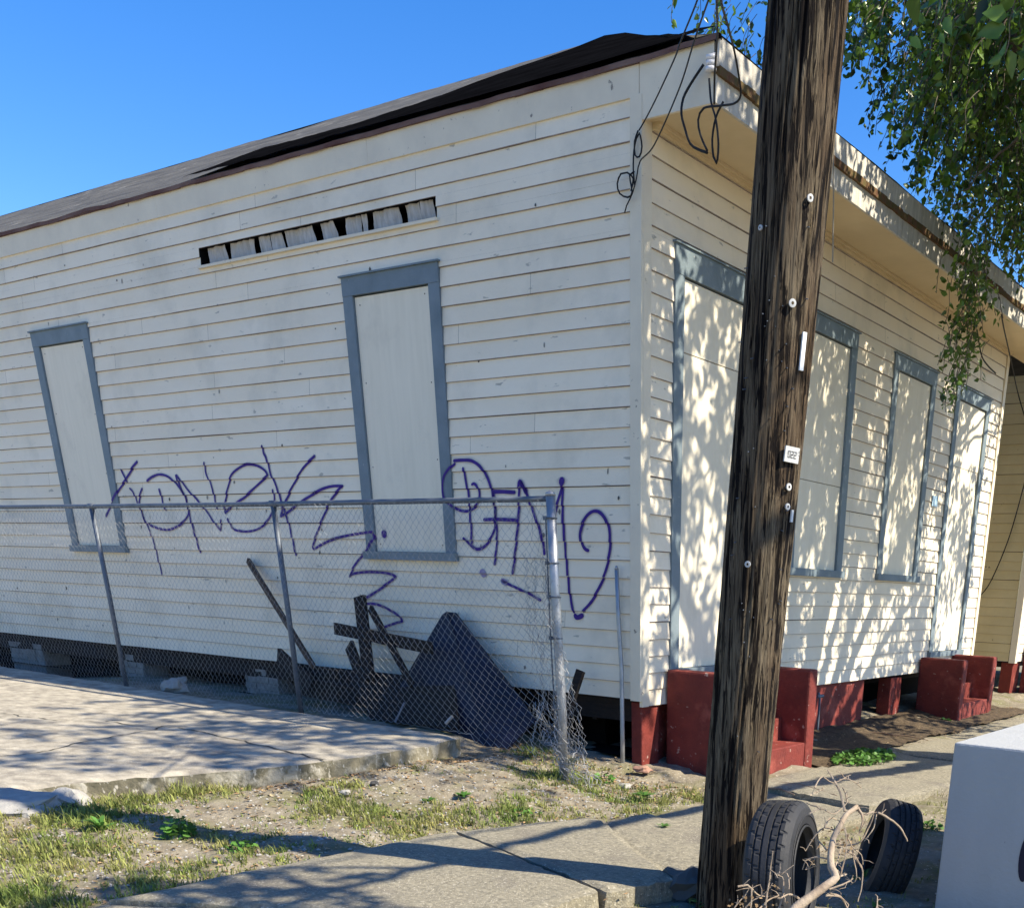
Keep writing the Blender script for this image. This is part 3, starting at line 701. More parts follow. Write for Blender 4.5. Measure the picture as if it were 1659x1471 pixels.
# ------------------------------------------------------------------ fence
FY = -.95
fr = empty('chain_link_fence', (-.1,FY,0), 'chain link fence with its fabric sagging and torn at the end post', 'fence')
m = MB(); m.tube([(-.12,FY,2.06),(-2,FY,2.055),(-3.5,FY,2.05),(-6.4,FY,2.052),(-9.5,FY,2.06),(-13,FY,2.06)], .021, 10); child(m, 'top_rail', GALVD, fr, smooth=True)
for x in (-12.6,-9.55,-6.47,-3.42):
    zb = .15; m = MB(); m.tube([(x+.03,FY-.015,zb),(x,FY,1.2),(x-.02,FY,2.03)], .025, 10)
    m.tube([(x-.06,FY,2.052),(x+.04,FY,2.052)], .028, 10); child(m, 'line_post', GALVD, fr, smooth=True)
m = MB(); m.tube([(-.07,FY,-.12),(-.075,FY,.6),(-.11,FY,1.4),(-.13,FY,2.08)], .036, 14); m.tube([(-.13,FY,2.08),(-.132,FY,2.10),(-.133,FY,2.115)], [.040,.036,.012], 14)
ep = child(m, 'end_post', GALV, fr, smooth=True)
for z in (1.62,1.38,1.08,.55,1.93):
    m = MB(); x = -.075-.055*(z/2); 
    m.tube([(x+.042*math.cos(a), FY+.042*math.sin(a), z) for a in np.linspace(0, 2*math.pi, 13)], .006, 5); m.box((x-.075,FY-.012,z-.014),(x-.035,FY+.012,z+.014)); child(m, 'tension_band', GALVD, fr)
m = MB(); m.tube([(-.175,FY-.01,1.92),(-.16,FY-.015,1.2),(-.135,FY-.02,.55),(-.12,FY-.02,.3)], .006, 6); child(m, 'tension_bar', GALVD, fr)
# fabric: u runs along the fence, v from the top
CELL = .062
def fab(u, v):
    """u: metres left of the end post, v: metres below the rail"""
    x = -.14-u; z = 2.045-v; y = FY-.022
    k = max(0, min(1, (2.7-u)/2.3)); vv = v/1.8
    # lower right part has come away: it slides down towards the post and billows
    x += k*(.55*vv**1.6)*(1-.55*max(0, 1-u/.45)); z -= k*.10*vv*math.sin(min(1, u/2.2)*math.pi)
    y -= k*.10*math.sin(vv*math.pi)*math.sin(min(1, u/2.4)*math.pi)+.02*fbm(u*1.2, v*1.2, 2)
    if u < .55:
        c = 1-u/.55; c2 = c*vv
        x += .05*c*fbm(u*9, v*3.3, 6)+.10*c2; y += .07*c*fbm(u*7, v*4, 11); z += .04*c*fbm(u*8, v*5, 3)-.02*c2
    zb = .10 if x > -1.15 else .34
    base = -.06 if x > -1.05 else .24
    if z < base+.01: y -= (base-z)*.5; z = base+.01+.02*abs(fbm(u*7, v*7, 4))
    return (x, y, z)
m = MB(); SP = .036; H = 1.80; nw = int(12.4/SP); nv = int(H/SP)
for i in range(nw):
    u0 = .03+i*SP; pts = []
    for j in range(nv+1):
        sd = 1 if (i+j) % 2 else -1; p = fab(max(0, u0+SP*.5*sd), j*SP); pts.append((p[0], p[1]+.0035*(1 if j % 2 else -1), p[2]))
    m.tube(pts, (.0017 if u0 < 3 else .0012), 3, cap=False)
fabm = child(m, 'fence_fabric', WIRE, fr)
m = MB()                         # loose crumpled end of the fabric bunched round the end post
for i in range(15):
    pts = []
    for j in range(52):
        v = .35+j*.0335; sd = 1 if (i+j) % 2 else -1; k = (v-.35)/1.7
        x = -.36+.030*i*(.55+.75*k)+.014*sd+.055*fbm(i*.25, v*2.6, 5)+.10*k*k-.10*(1-k)*.3; y = FY-.035+.07*fbm(i*.3, v*3, 8)-.05*math.sin(i*.9+v*4)*k; z = 2.02-v+.03*fbm(i*.3, v*5, 2)
        if z < -.05: z = -.05+.03*abs(fbm(i, v*9, 3))
        pts.append((x, y, z))
    m.tube(pts, .0021, 3, cap=False)
for i in range(16):
    x0 = -.40+random.random()*.35; pts = [(x0+.42*t*random.uniform(.8, 1.1)+.03*math.sin(t*22+i), FY-.05+.06*math.sin(t*15+i*2), .55-.58*t**.8+.04*abs(math.sin(t*18+i))) for t in np.linspace(0, 1, 26)]
    m.tube(pts, .0021, 3, cap=False)
child(m, 'torn_end', WIRE, fabm)
# lone stake
m = MB(); m.tube([(-.20,-.06,1.60),(-.19,-.05,1.2),(-.15,-.06,.8),(-.13,-.08,.3),(-.12,-.09,-.12)], [.017,.018,.019,.02,.02], 8); m.tube([(-.20,-.06,1.60),(-.2,-.06,1.63)], [.019,.008], 8)
tag(m.build('stake', GALV, smooth=True), 'thin metal stake standing upright against the wall just left of the house corner', 'stake')

# ------------------------------------------------------------------ debris by the wall
def board(a, b, wd, th, label, mt=DWOOD, ya=-.25, yb=-.5, name='board', up=(0,-1,0), group='scrap boards heaped against the side wall'):
    A_ = PL(*a, ya); B_ = PL(*b, yb); m = MB(); d = B_-A_; k = 6; L_ = np.linalg.norm(d)
    m.plank(A_, B_, wd, th, up); o = m.build(name, mt); return tag(o, label, 'board', group)
board((402,908), (508,1080), .060, .03, 'long thin stick leaning against the wall left of the board heap', BWOOD, -.06, -.5, 'stick')
board((583,966), (598,1100), .15, .035, 'upright dark board crossed by the horizontal one', ya=-.30, yb=-.42)
board((543,1018), (700,1050), .11, .03, 'horizontal dark board nailed across the upright one', ya=-.36, yb=-.42)
board((600,985), (668,1110), .07, .03, 'thin dark slat slanting right from the upright board', ya=-.34, yb=-.5)
board((566,1045), (590,1110), .14, .03, 'short dark board leaning left of the upright one', ya=-.26, yb=-.4)
board((941,1086), (915,1165), .075, .04, 'short dark post leaning behind the fence end post', ya=-.20, yb=-.3, name='post')
board((452,1062), (505,1110), .16, .04, 'dark broken board lying at the foot of the long stick', ya=-.25, yb=-.45)
board((455,1082), (690,1118), .15, .05, 'long dark timber lying along the wall under the other boards', ya=-.22, yb=-.28)
board((480,1110), (700,1150), .18, .05, 'lowest dark timber of the heap, flat on the ground', ya=-.30, yb=-.36)
board((1012,1225), (985,1175), .09, .03, 'small dark offcut lying near the foot of the stake', ya=-.12, yb=-.2) if False else None
def sheet(c, ys_, name, label, mt, th=.02, cat='panel'):
    P = [Vector(PL(u, v, y)) for (u, v), y in zip(c, ys_)]; nn = (P[1]-P[0]).cross(P[3]-P[0]).normalized()
    if nn.y > 0: nn = -nn
    m = MB(); V = P+[p-nn*th for p in P]
    m.add(V, [(0,1,2,3),(7,6,5,4),(0,4,5,1),(1,5,6,2),(2,6,7,3),(3,7,4,0)]); return tag(m.build(name, mt), label, cat)
sheet([(722,991),(738,992),(868,1165),(800,1235)], (-.14,-.14,-.34,-.62), 'panel', 'big dark panel leaning on its corner behind the sagging fence fabric', SHEET)
sheet([(716,996),(724,990),(800,1228),(628,1145)], (-.15,-.15,-.60,-.50), 'panel', 'dark panel half beneath the larger leaning one', SHEET)
sheet([(560,1085),(735,1100),(742,1180),(600,1165)], (-.35,-.35,-.62,-.6), 'crate_side', 'low dark slab of wood behind the fence fabric, left of the leaning panels', DWOOD)
m = MB(); m.tube([PL(655, 1138, -.72), PL(640, 1170, -.86)], .009, 6); tag(m.build('stick', GALVD), 'short pale stick lying beside the driveway corner', 'stick')
m = MB(); m.tube([PL(733, 1160, -.72), PL(722, 1172, -.75)], .014, 6); tag(m.build('stick', GALV), 'tiny pale stub under the leaning panels', 'stick')

# ------------------------------------------------------------------ white block, tyres, branch
br = empty('concrete_block', (4.2,-1.2,-.2), 'big white painted block at the right edge, top in full sun, face in shade', 'block')
q0 = PG(1546, 1202, .8)
m = MB(); m.box((q0[0],q0[1],-.4),(q0[0]+1.6,q0[1]+2.3,.8)); child(m, 'block_body', WHITE, br, bevel=.012)
p = PL(1662, 1390, q0[1]); m = MB(); V = []
for i in range(20):
    a = 2*math.pi*i/20; V.append((p[0]+.035*math.cos(a), q0[1]-.003, p[2]+.125*math.sin(a)))
m.add(V, [tuple(range(20))]); child(m, 'painted_mark', BLKP, br)

def tyre(name, loc, axis, label, Rr=.345, Wd=.235, lean=0):
    r = empty(name, loc, label, 'tyre', 'old tyres dumped by the pole')
    ax = Vector(axis).normalized(); up = Vector((0, 0, 1)); fw = up.cross(ax).normalized(); up = ax.cross(fw)
    hw = Wd/2; c = Vector(loc)
    SC = Rr/.345
    prof = [(-hw*.62,.215),(-hw*.95,.235),(-hw,.27),(-hw*.93,.31),(-hw*.80,Rr-.012),(-hw*.66,Rr-.002)]
    gro = [-.42,-.14,.14,.42]
    for g_ in gro:
        a = g_*hw*1.1; prof += [(a-.006,Rr),(a-.005,Rr-.010),(a+.005,Rr-.010),(a+.006,Rr)]
    prof += [(hw*.66,Rr-.002),(hw*.80,Rr-.012),(hw*.93,.31),(hw,.27),(hw*.95,.235),(hw*.62,.215),(hw*.55,.225),(hw*.72,.27),(hw*.6,Rr-.03),(0,Rr-.024),(-hw*.6,Rr-.03),(-hw*.72,.27),(-hw*.55,.225)]
    prof = [(a_, b_ if b_ > Rr-.05 else b_*SC) for a_, b_ in prof]
    N = 420; K = len(prof); V = []
    for i in range(N):
        a = 2*math.pi*i/N; d = fw*math.cos(a)+up*math.sin(a)
        for j, (s_, rr_) in enumerate(prof):
            sh = .0
            if rr_ > Rr-.004 and ((i+int(abs(s_)*160)) % 14) < 2 and abs(s_) > hw*.2: rr_ -= .006
            tw = .0
            V.append(c+ax*s_+d*rr_)
    F = [(i*K+j, i*K+(j+1) % K, ((i+1) % N)*K+(j+1) % K, ((i+1) % N)*K+j) for i in range(N) for j in range(K)]
    m = MB(); m.add(V, F); child(m, 'tread_casing', RUB, r)
    for sg in (1,):
        m = MB(); V = []
        for i in range(72):
            a = 2*math.pi*i/72; d = fw*math.cos(a)+up*math.sin(a); V.append(c+ax*sg*(hw+.001)+d*.275*SC)
        m.tube(V+[V[0]], .003, 6); m.tube([c+ax*sg*(hw*.97)+(fw*math.cos(a)+up*math.sin(a))*.224*SC for a in np.linspace(0, 2*math.pi, 60)], .006, 6); child(m, 'bead_ring', RUB, r)
    return r
tyre('tyre', (3.20,-3.12,.215), (.97,.23,.08), 'worn tyre standing upright against the foot of the pole')
t2 = PG(1434, 1295, .37); tyre('tyre', (t2[0]+.02, t2[1]+.06, .03), (.80,.55,-.24), 'second tyre further back, leaning low in the shadow of the white block', Rr=.33, Wd=.22)

# dead branch
bb = empty('dead_branch', tuple(DP(1300, 1471, 4.0)), 'bleached dead branch with many thin twigs in front of the tyre', 'branch')
def pix_path(pts, d0, d1): return [DP(u, v, d0+(d1-d0)*i/(len(pts)-1)) for i, (u, v) in enumerate(pts)]
def curve3(P, step=.02, wob=.004):
    out = []; P = [np.array(p, float) for p in P]
    for i in range(len(P)-1):
        p0 = P[max(i-1, 0)]; p1 = P[i]; p2 = P[i+1]; p3 = P[min(i+2, len(P)-1)]; n = max(1, int(np.linalg.norm(p2-p1)/step))
        for k in range(n):
            t = k/n; q = .5*((2*p1)+(-p0+p2)*t+(2*p0-5*p1+4*p2-p3)*t*t+(-p0+3*p1-3*p2+p3)*t**3)
            out.append(q+np.array([fbm(q[0]*20, q[2]*20, j*3)*wob for j in range(3)]))
    out.append(P[-1]); return out
bp_ = [(1270,1495),(1290,1471),(1330,1440),(1354,1421),(1347,1405),(1345,1388),(1350,1360),(1362,1335),(1373,1317),(1389,1306)]
P3 = curve3(pix_path(bp_, 3.75, 3.95)); m = MB()
m.tube(P3, [.020-.011*i/len(P3) + .002*abs(fbm(i*.3, 1)) for i in range(len(P3))], 9); child(m, 'stem', BRANCH, bb, smooth=True)
m = MB()
tw = [([(1389,1306),(1398,1325),(1392,1350),(1397,1345)],5),([(1389,1306),(1397,1320),(1416,1314)],5),([(1422,1315),(1447,1330),(1462,1345),(1470,1362)],4.5),([(1368,1313),(1362,1285),(1350,1262),(1341,1247)],4.5),([(1372,1300),(1370,1285),(1365,1275)],3.5),
 ([(1352,1345),(1335,1340),(1322,1350),(1305,1378)],3),([(1346,1393),(1325,1388),(1308,1392),(1300,1408)],3.5),([(1350,1365),(1375,1368),(1395,1362),(1412,1330),(1415,1316)],3.5),([(1354,1420),(1372,1415)],5),([(1345,1440),(1370,1430),(1382,1422)],4.5),
 ([(1372,1375),(1390,1395),(1398,1410),(1395,1440),(1390,1460)],3),([(1365,1378),(1385,1385),(1398,1410)],3.5),([(1368,1340),(1380,1370),(1396,1385),(1398,1400)],3),([(1345,1445),(1365,1455),(1375,1480)],4.5),([(1338,1450),(1360,1452),(1375,1465)],3.5),
 ([(1336,1340),(1345,1325),(1362,1330)],3),([(1360,1420),(1368,1395),(1372,1360),(1366,1340)],3),([(1352,1405),(1360,1385),(1362,1360)],3),([(1310,1318),(1330,1310),(1352,1318),(1372,1300)],2.5),([(1308,1300),(1330,1312)],2.2),([(1325,1360),(1340,1378)],2.5),
 ([(1240,1471),(1246,1430),(1250,1395),(1252,1378)],3.5),([(1262,1471),(1270,1440),(1268,1420),(1255,1416)],3.5),([(1215,1437),(1230,1450),(1245,1452)],3.5),([(1195,1436),(1212,1434),(1218,1440),(1216,1471)],3.5),([(1295,1456),(1280,1448),(1260,1455)],4),([(1255,1415),(1275,1415),(1278,1440)],3),
 ([(1190,1471),(1208,1448),(1214,1438)],2.8),([(1230,1471),(1245,1458),(1262,1450)],3),([(1200,1480),(1215,1462),(1240,1446),(1252,1430)],2.5),([(1420,1318),(1416,1340),(1400,1362)],2.5),([(1380,1372),(1388,1420),(1378,1432)],2.5),([(1320,1392),(1310,1405)],2.2),([(1305,1408),(1325,1402)],2.2),([(1395,1275),(1375,1262),(1360,1262)],2),([(1320,1275),(1333,1258),(1350,1268),(1378,1255)],2.4),([(1312,1288),(1335,1276)],2.4),([(1420,1471),(1422,1452),(1418,1448)],2.5)]
for pts, wpx in tw:
    P3 = curve3(pix_path(pts, random.uniform(3.85, 3.98), random.uniform(3.82, 4.05)), .015, .004)
    m.tube(P3, [max(.0012, wpx/840*(1-.55*i/len(P3))) for i in range(len(P3))], 5)
    for k in range(3):
        i = random.randrange(len(P3)); p = Vector(P3[i]); d = Vector((random.uniform(-1,1), random.uniform(-1,1), random.uniform(-.6,1)))*random.uniform(.02, .06); m.tube([p, p+d*.5+Vector((.004,0,.004)), p+d], [.0018,.0014,.001], 4)
child(m, 'twigs', BRANCH, bb)
m = MB()
for i in range(90):
    u, v = random.choice([(1220,1460),(1250,1450),(1345,1365),(1375,1365),(1200,1468),(1365,1350)]); p = Vector(DP(u+random.gauss(0, 14), v+random.gauss(0, 10), random.uniform(3.85, 4.1)))
    a = Vector((random.gauss(0,1), random.gauss(0,1), random.gauss(0,1))).normalized()*.009; b_ = a.orthogonal().normalized()*.006
    m.add([p-a, p-b_+a*.2, p+a, p+b_], [(0,1,2,3)], 0, random.random())
child(m, 'dead_leaves', LITTER, bb)
# ------------------------------------------------------------------ cables
def cable(name, P, r_, label, mt=RUBC):
    m = MB(); m.tube(curve3(P, .03, 0), r_, 6); return tag(m.build(name, mt, smooth=True), label, 'cable', 'loose service cables at the house corner')
def pl(pts): return [PL(u, v, y) for u, v, y in pts]
cable('service_cable', pl([(1148,-60,-2.0),(1130,0,-1.6),(1110,50,-1.2),(1101,72,-1.0),(1093,95,-.8),(1064,158,-.35),(1045,195,-.08),(1035,212,-.05)]), .0048, 'leftmost black cable dropping to the corner board')
cable('cable_loop', pl([(1034,212,-.05),(1028,230,-.06),(1029,252,-.05),(1036,254,-.07),(1040,238,-.06),(1036,216,-.05),(1031,225,-.05),(1027,245,-.05),(1026,275,-.06),(1028,300,-.05)]), .006, 'small upper loop of cable hanging on the corner board')
cable('service_cable', pl([(1170,-60,-2.2),(1148,0,-1.8),(1125,66,-1.2),(1100,145,-.7),(1060,235,-.2),(1037,262,-.07),(1031,290,-.07),(1024,315,-.07),(1015,334,-.07),(1012,345,-.06)]), .0048, 'second black cable from the left, passing in front of the golden soffit')
cable('cable_loop', pl([(1028,278,-.06),(1020,284,-.07),(1024,312,-.09),(1017,320,-.07),(1004,314,-.06),(1000,298,-.06),(1006,282,-.06),(1016,280,-.06),(1026,290,-.06),(1022,310,-.06)]), .006, 'round lower loop of cable hanging left of the corner board')
cable('service_cable', [*pl([(1160,-60,-2.6),(1161,0,-2.0),(1162,55,-1.0),(1158,120,-.4),(1157,170,-.3)])], .0065, 'black cable dropping straight past the end of the fascia')
cable('service_cable', pl([(1165,-60,-2.6),(1168,0,-2.0),(1180,45,-1.2),(1190,85,-.7),(1198,130,-.5),(1200,155,-.45),(1190,168,-.4),(1165,172,-.35),(1140,176,-.3),(1131,195,-.28),(1135,220,-.28),(1146,245,-.28)]), .007, 'rightmost black cable hooking back under the overhang')
cable('cable_loop', pl([(1140,105,-.06),(1120,135,-.08),(1107,160,-.1),(1104,185,-.12),(1110,210,-.12),(1118,233,-.12),(1130,242,-.12),(1146,248,-.14)]), .0085, 'thick black lead looping down from the white knob')
cable('cable_loop', pl([(1149,128,-.08),(1152,165,-.1),(1160,195,-.12),(1164,235,-.12),(1161,265,-.12),(1156,255,-.12),(1154,225,-.12),(1160,190,-.12),(1172,165,-.12)]), .0075, 'long narrow loop of lead under the white knob')
m = MB(); kp = PL(1152, 105, -.06)
for k in range(3): m.tube([kp+np.array([.0,0,-.035+k*.03]), kp+np.array([0,-.004,-.012+k*.03])], [.042-.004*k, .036], 12)
m.tube([kp+np.array([0,0,.03]), kp+np.array([.0,.04,.06])], .02, 8)
tag(m.build('insulator', mat('porcelain', (.72,.70,.68), .3), smooth=True), 'white porcelain insulator fixed to the end board below the eave', 'insulator')
m = MB(); q = PF(1350, 225, .70); q2 = PF(1349, 425, .70); m.tube([q, (q+q2)/2+np.array([.0,.01,0]), q2], .006, 6); tag(m.build('hanging_wire', mat('grey_wire', (.30,.27,.22), .6)), 'single grey wire hanging from the fascia right of the pole', 'cable')
cable('service_cable', [PF(1618,482,.66), PF(1626,530,.5), PF(1636,575,.2), PL(1650,640,9.9), PL(1668,700,10.1)], .009, 'dark cable hanging between the two houses')
cable('service_cable', [PL(1662,775,10.2), PL(1635,870,10.2), PL(1606,940,10.2), PL(1588,965,10.2)], .010, 'dark cable slanting across the neighbouring side wall')
cable('cable_loop', [PF(1583,535,.12), PF(1590,575,.12), PF(1600,592,.1), PF(1613,605,.06)], .009, 'short cable drooping under the far end of the soffit')

# ------------------------------------------------------------------ tree
tr = empty('tree', (5.4,4.6,-.1), 'large leafy tree right of the frame whose drooping green foliage hangs over the front eave', 'tree')
m = MB(); T0 = np.array([5.4,4.6,-.3]); T1 = np.array([5.0,4.0,3.6])
m.tube(curve3([T0, [5.35,4.5,.6], [5.2,4.2,2.2], T1], .2, .03), [.42-.10*i/22 for i in range(len(curve3([T0, [5.35,4.5,.6], [5.2,4.2,2.2], T1], .2, .03)))], 16)
child(m, 'trunk', BARK, tr, smooth=True)
# crown volumes: centre, radii, number of strands
blobs = [((.6,5.0,7.0),(1.3,2.2,1.3),850,-.10), ((.2,8.0,7.2),(1.5,2.2,1.6),950,-.10), ((1.4,3.4,5.9),(.7,1.0,.9),380,-.08), ((1.6,6.2,5.8),(1.0,1.6,1.0),520,-.08), ((1.2,9.4,6.0),(1.2,2,1.4),380,.0),
 ((3.0,2.6,6.6),(1.5,2.0,1.3),420,.0), ((3.6,5.6,7.2),(1.7,2.2,1.7),540,.0), ((3.1,4.0,4.7),(1.0,1.6,.9),270,.0), ((3.4,7.5,5.2),(1.2,1.6,1.2),290,.0), ((3.7,6.4,3.5),(.8,2.4,.7),190,-.05), ((5.6,2.8,7.6),(1.7,2.0,1.5),120,.0),
 ((4.4,-.2,8.0),(2.1,1.5,1.1),260,.0), ((6.2,.9,8.6),(1.6,1.2,1.1),110,.0), ((2.6,.9,5.6),(.9,.8,.8),70,.0), ((3.8,1.2,4.9),(.7,.9,.7),45,.0), ((7.0,-3.25,5.8),(1.5,.55,.6),110,-.1), ((-2.2,7.2,9.6),(1.3,1.7,1.2),220,.0), ((-.9,6.0,8.5),(.9,1.3,.8),200,.0)]
tv = []; tf = []; tt = []; cnt = 0; tw_ = MB()
leafV = []; leafT = []
def strand(p, L_, lean, dens=.055, size=.050, twig=True):
    n = max(3, int(L_/dens)); q = np.array(p, float); pts = [q.copy()]; d = np.array([lean[0], lean[1], -.2]); tn = random.random()
    for i in range(n):
        d = d*.86+np.array([random.gauss(0,.12), random.gauss(0,.12), -.20]); dn = d/np.linalg.norm(d); q = q+dn*dens; pts.append(q.copy())
        a = np.random.default_rng(random.getrandbits(30)).normal(size=3) if False else np.array([random.gauss(0,1), random.gauss(0,1), random.gauss(0,.8)-.6])
        a = a/np.linalg.norm(a); s_ = size*random.uniform(.6, 1.25); b_ = np.cross(a, [random.gauss(0,1), random.gauss(0,1), random.gauss(0,1)]); b_ /= np.linalg.norm(b_)+1e-9
        c = q+a*.02; nrm = np.cross(a, b_); fold = nrm*s_*.18
        leafV.append((c, c+a*s_*.55+b_*s_*.55+fold, c+a*s_*1.15+b_*s_*.42+fold*.8, c+a*s_*1.9, c+a*s_*1.15-b_*s_*.42+fold*.8, c+a*s_*.55-b_*s_*.55+fold)); leafT.append(min(1, max(0, tn*.5+random.random()*.5)))
    if twig: tw_.tube(pts[::max(1, n//5)], .0035, 3, cap=False)
for (c, r_, n_, thr) in blobs:
    c = np.array(c); r_ = np.array(r_)
    for i in range(n_):
        v = np.array([random.gauss(0,1) for _ in range(3)]); v /= np.linalg.norm(v); rad = random.random()**.42
        p = c+v*r_*rad; k = 1
        sub = fbm(p[0]*1.5, p[1]*1.5, p[2]*1.5)
        if sub < thr: continue
        for j in range(2): strand(p+np.array([random.gauss(0,.10), random.gauss(0,.10), random.gauss(0,.08)]), random.uniform(.2, .6), (v[0]*.9, v[1]*.9), .05, random.choice((.034,.044,.056) if c[0] < 2 else (.05,.065,.08)))
# the low drooping spray in front of the fascia and the wisps left of the pole
for (u, v, x, n_, sp, L_) in ((1640,300,1.2,30,.24,.6),(1605,330,1.2,26,.2,.6),(1585,400,1.2,22,.13,.55),(1572,450,1.2,18,.10,.5),(1566,500,1.2,14,.09,.5),(1572,550,1.2,13,.10,.42),(1552,600,1.2,9,.07,.35),(1535,640,1.2,3,.04,.25)):
    for i in range(n_):
        p = PF(u, v, x)+np.array([random.gauss(0,1)*sp, random.gauss(0,1)*sp, random.gauss(0,1)*sp*.6]); strand(p, L_*random.uniform(.5, 1.0), (random.gauss(0,.3), random.gauss(0,.3)), .04, .036)
for (u, v, y, n_, sp) in ((1205,-20,3.2,14,.28),(1235,20,3.2,16,.25),(1215,60,3.4,7,.18),(1185,-10,3.2,8,.14),(1235,90,3.4,6,.12)):
    for i in range(n_):
        p = PL(u, v, y)+np.array([random.gauss(0,1)*sp for _ in range(3)]); strand(p, random.uniform(.25, .6), (-.4, -.2), .05, .04)
NL = len(leafV); V = np.array(leafV).reshape(-1, 3)
F = np.arange(NL)[:, None]*6; F = np.concatenate([F+[0,1,2,3], F+[0,3,4,5]], 1).reshape(-1, 4)
me = bpy.data.meshes.new('crown'); me.vertices.add(len(V)); me.vertices.foreach_set('co', V.ravel()); me.loops.add(F.size); me.loops.foreach_set('vertex_index', F.ravel().astype('i')); me.polygons.add(len(F)); me.polygons.foreach_set('loop_start', (np.arange(len(F))*4).astype('i')); me.polygons.foreach_set('loop_total', np.full(len(F), 4, 'i')); me.update(calc_edges=True)
at_ = me.attributes.new('tone', 'FLOAT', 'POINT'); at_.data.foreach_set('value', np.repeat(leafT, 6)); me.materials.append(LEAF)
crown = bpy.data.objects.new('crown', me); S.collection.objects.link(crown); crown.parent = tr; crown.location = -Vector(tr.location)
print('leaves', NL)
child(tw_, 'twigs', BARK, tr)
for i, (c, r_, n_, thr) in enumerate(blobs):
    c = np.array(c); st = T1+np.array([random.gauss(0,.08), random.gauss(0,.08), random.uniform(-.4, .2)]); mid = (st+c)/2+np.array([random.gauss(0,.3), random.gauss(0,.3), .5]); P = curve3([st, mid, c], .12, .05); m = MB()
    m.tube(P, [.12*(1-.85*k/len(P)) for k in range(len(P))], 8)
    for k in range(9 if c[0] < 2 else 3):
        q = P[random.randrange(len(P)//2, len(P))]; e = c+np.array([random.gauss(0,1) for _ in range(3)])*r_*.55; P2 = curve3([q, (q+e)/2+np.array([0,0,.25]), e], .1, .04); m.tube(P2, [.028*(1-.85*k2/len(P2)) for k2 in range(len(P2))], 5)
    child(m, 'limb', BARK, tr, smooth=True)

# ------------------------------------------------------------------ ground cover
def blades(n, region, h=(.02,.09), w_=.004, dens=None):
    V = []; T = []; F = []
    while len(T) < n:
        x, y = region()
        d = fbm(x*1.6, y*1.6, 12)+.35*fbm(x*6, y*6, 15)+.05
        if dens: d = dens(x, y, d)
        if random.random() > max(0, min(1, .40+d*1.5)): continue
        z = ground_z(x, y)-.005; tn = random.random(); hh = random.uniform(*h)*(.6+1.2*max(0, d)); 
        for k in range(5):
            a = random.uniform(0, 6.283); bx = x+random.gauss(0,.02); by = y+random.gauss(0,.012); l_ = hh*random.uniform(.5, 1.1); be = l_*random.uniform(.2, 1.1)
            ca, sa = math.cos(a), math.sin(a); ww = w_*random.uniform(.6, 1.3)
            V += [(bx-sa*ww, by+ca*ww, z), (bx+sa*ww, by-ca*ww, z), (bx+ca*be*.4+sa*ww*.7, by+sa*be*.4-ca*ww*.7, z+l_*.65), (bx+ca*be*.4-sa*ww*.7, by+sa*be*.4+ca*ww*.7, z+l_*.65), (bx+ca*be, by+sa*be, z+l_*.9)]
            T += [min(1, max(0, tn+random.gauss(0,.15)))]*1
    me = bpy.data.meshes.new('grass'); m = MB(); nb = len(T)
    F = [f for i in range(nb) for f in ((i*5, i*5+1, i*5+2, i*5+3), (i*5+3, i*5+2, i*5+4))]
    m.v = V; m.f = F; m.m = [0]*len(F); m.t = [t for t in T for _ in range(5)]; return m
def reg1():
    x = random.uniform(-3.2, 1.15); y = random.uniform(-6.6, -.35)
    while True:
        edge = .44+.17*max(0, (y+5)/2.1) if y < -2.9 else (.64+(y+2.85)*.45 if y < -1.9 else 1.08)
        if x < edge-.02 and x > xe(y)+.03: return x, y
        x = random.uniform(-3.2, 1.15); y = random.uniform(-6.6, -.35)
def dn(x, y, d):
    if math.hypot((x+.95)/1.0, (y+1.75)/.75) < .9: d -= .35
    if y < -4.2: d += .22
    return d
o = blades(40000, reg1, h=(.015,.075), dens=dn).build('grass', GRASS); tag(o, 'patchy dry and green grass on the verge between driveway and sidewalk', 'grass'); o['kind'] = 'stuff'
def reg2(): return random.uniform(2.28, 4.4), random.uniform(-5.5, 2.5)
o = blades(3500, reg2, h=(.02,.07)).build('grass', GRASS); tag(o, 'thin grass in the strip between sidewalk and street, around the pole', 'grass'); o['kind'] = 'stuff'
m = MB()
for i in range(6500):
    r0 = random.random()
    if r0 < .5: x, y = reg1()
    elif r0 < .68: x = random.uniform(-1.3, .9); y = random.gauss(-.55, .25)
    elif r0 < .88: x = random.gauss(.60, .28); y = random.uniform(1.8, 9)
    elif r0 < .95: y = random.uniform(-3.4, -1.2); x = xe(y)+.06+abs(random.gauss(0, .14))
    else: x, y = reg2()
    z = ground_z(x, y)+.006
    if 1.02 < x < 2.4: z = -.03 if y < 0 else -.06
    s_ = random.uniform(.006, .024); a = random.uniform(0, 6.28); ca, sa = math.cos(a)*s_, math.sin(a)*s_; t1, t2 = random.uniform(-.4,.6)*s_, random.uniform(-.4,.6)*s_
    m.add([(x-ca,y-sa,z),(x+sa*.5,y-ca*.5,z+abs(t1)),(x+ca,y+sa,z+abs(t2)),(x-sa*.5,y+ca*.5,z+.3*s_)], [(0,1,2,3)], 0, random.random())
o = m.build('leaf_litter', LITTER); tag(o, 'dead brown leaves scattered over the soil and along the walls', 'leaf litter'); o['kind'] = 'stuff'
m = MB()
for i in range(2600):
    x, y = reg1(); z = ground_z(x, y); s_ = random.uniform(.004, .016); n_ = 6
    V = [(x+math.cos(k*1.047)*s_*random.uniform(.7,1.2), y+math.sin(k*1.047)*s_*random.uniform(.7,1.2), z) for k in range(6)]+[(x+random.uniform(-.3,.3)*s_, y, z+s_*.8)]
    m.add(V, [(k, (k+1) % 6, 6) for k in range(6)], 0, random.random())
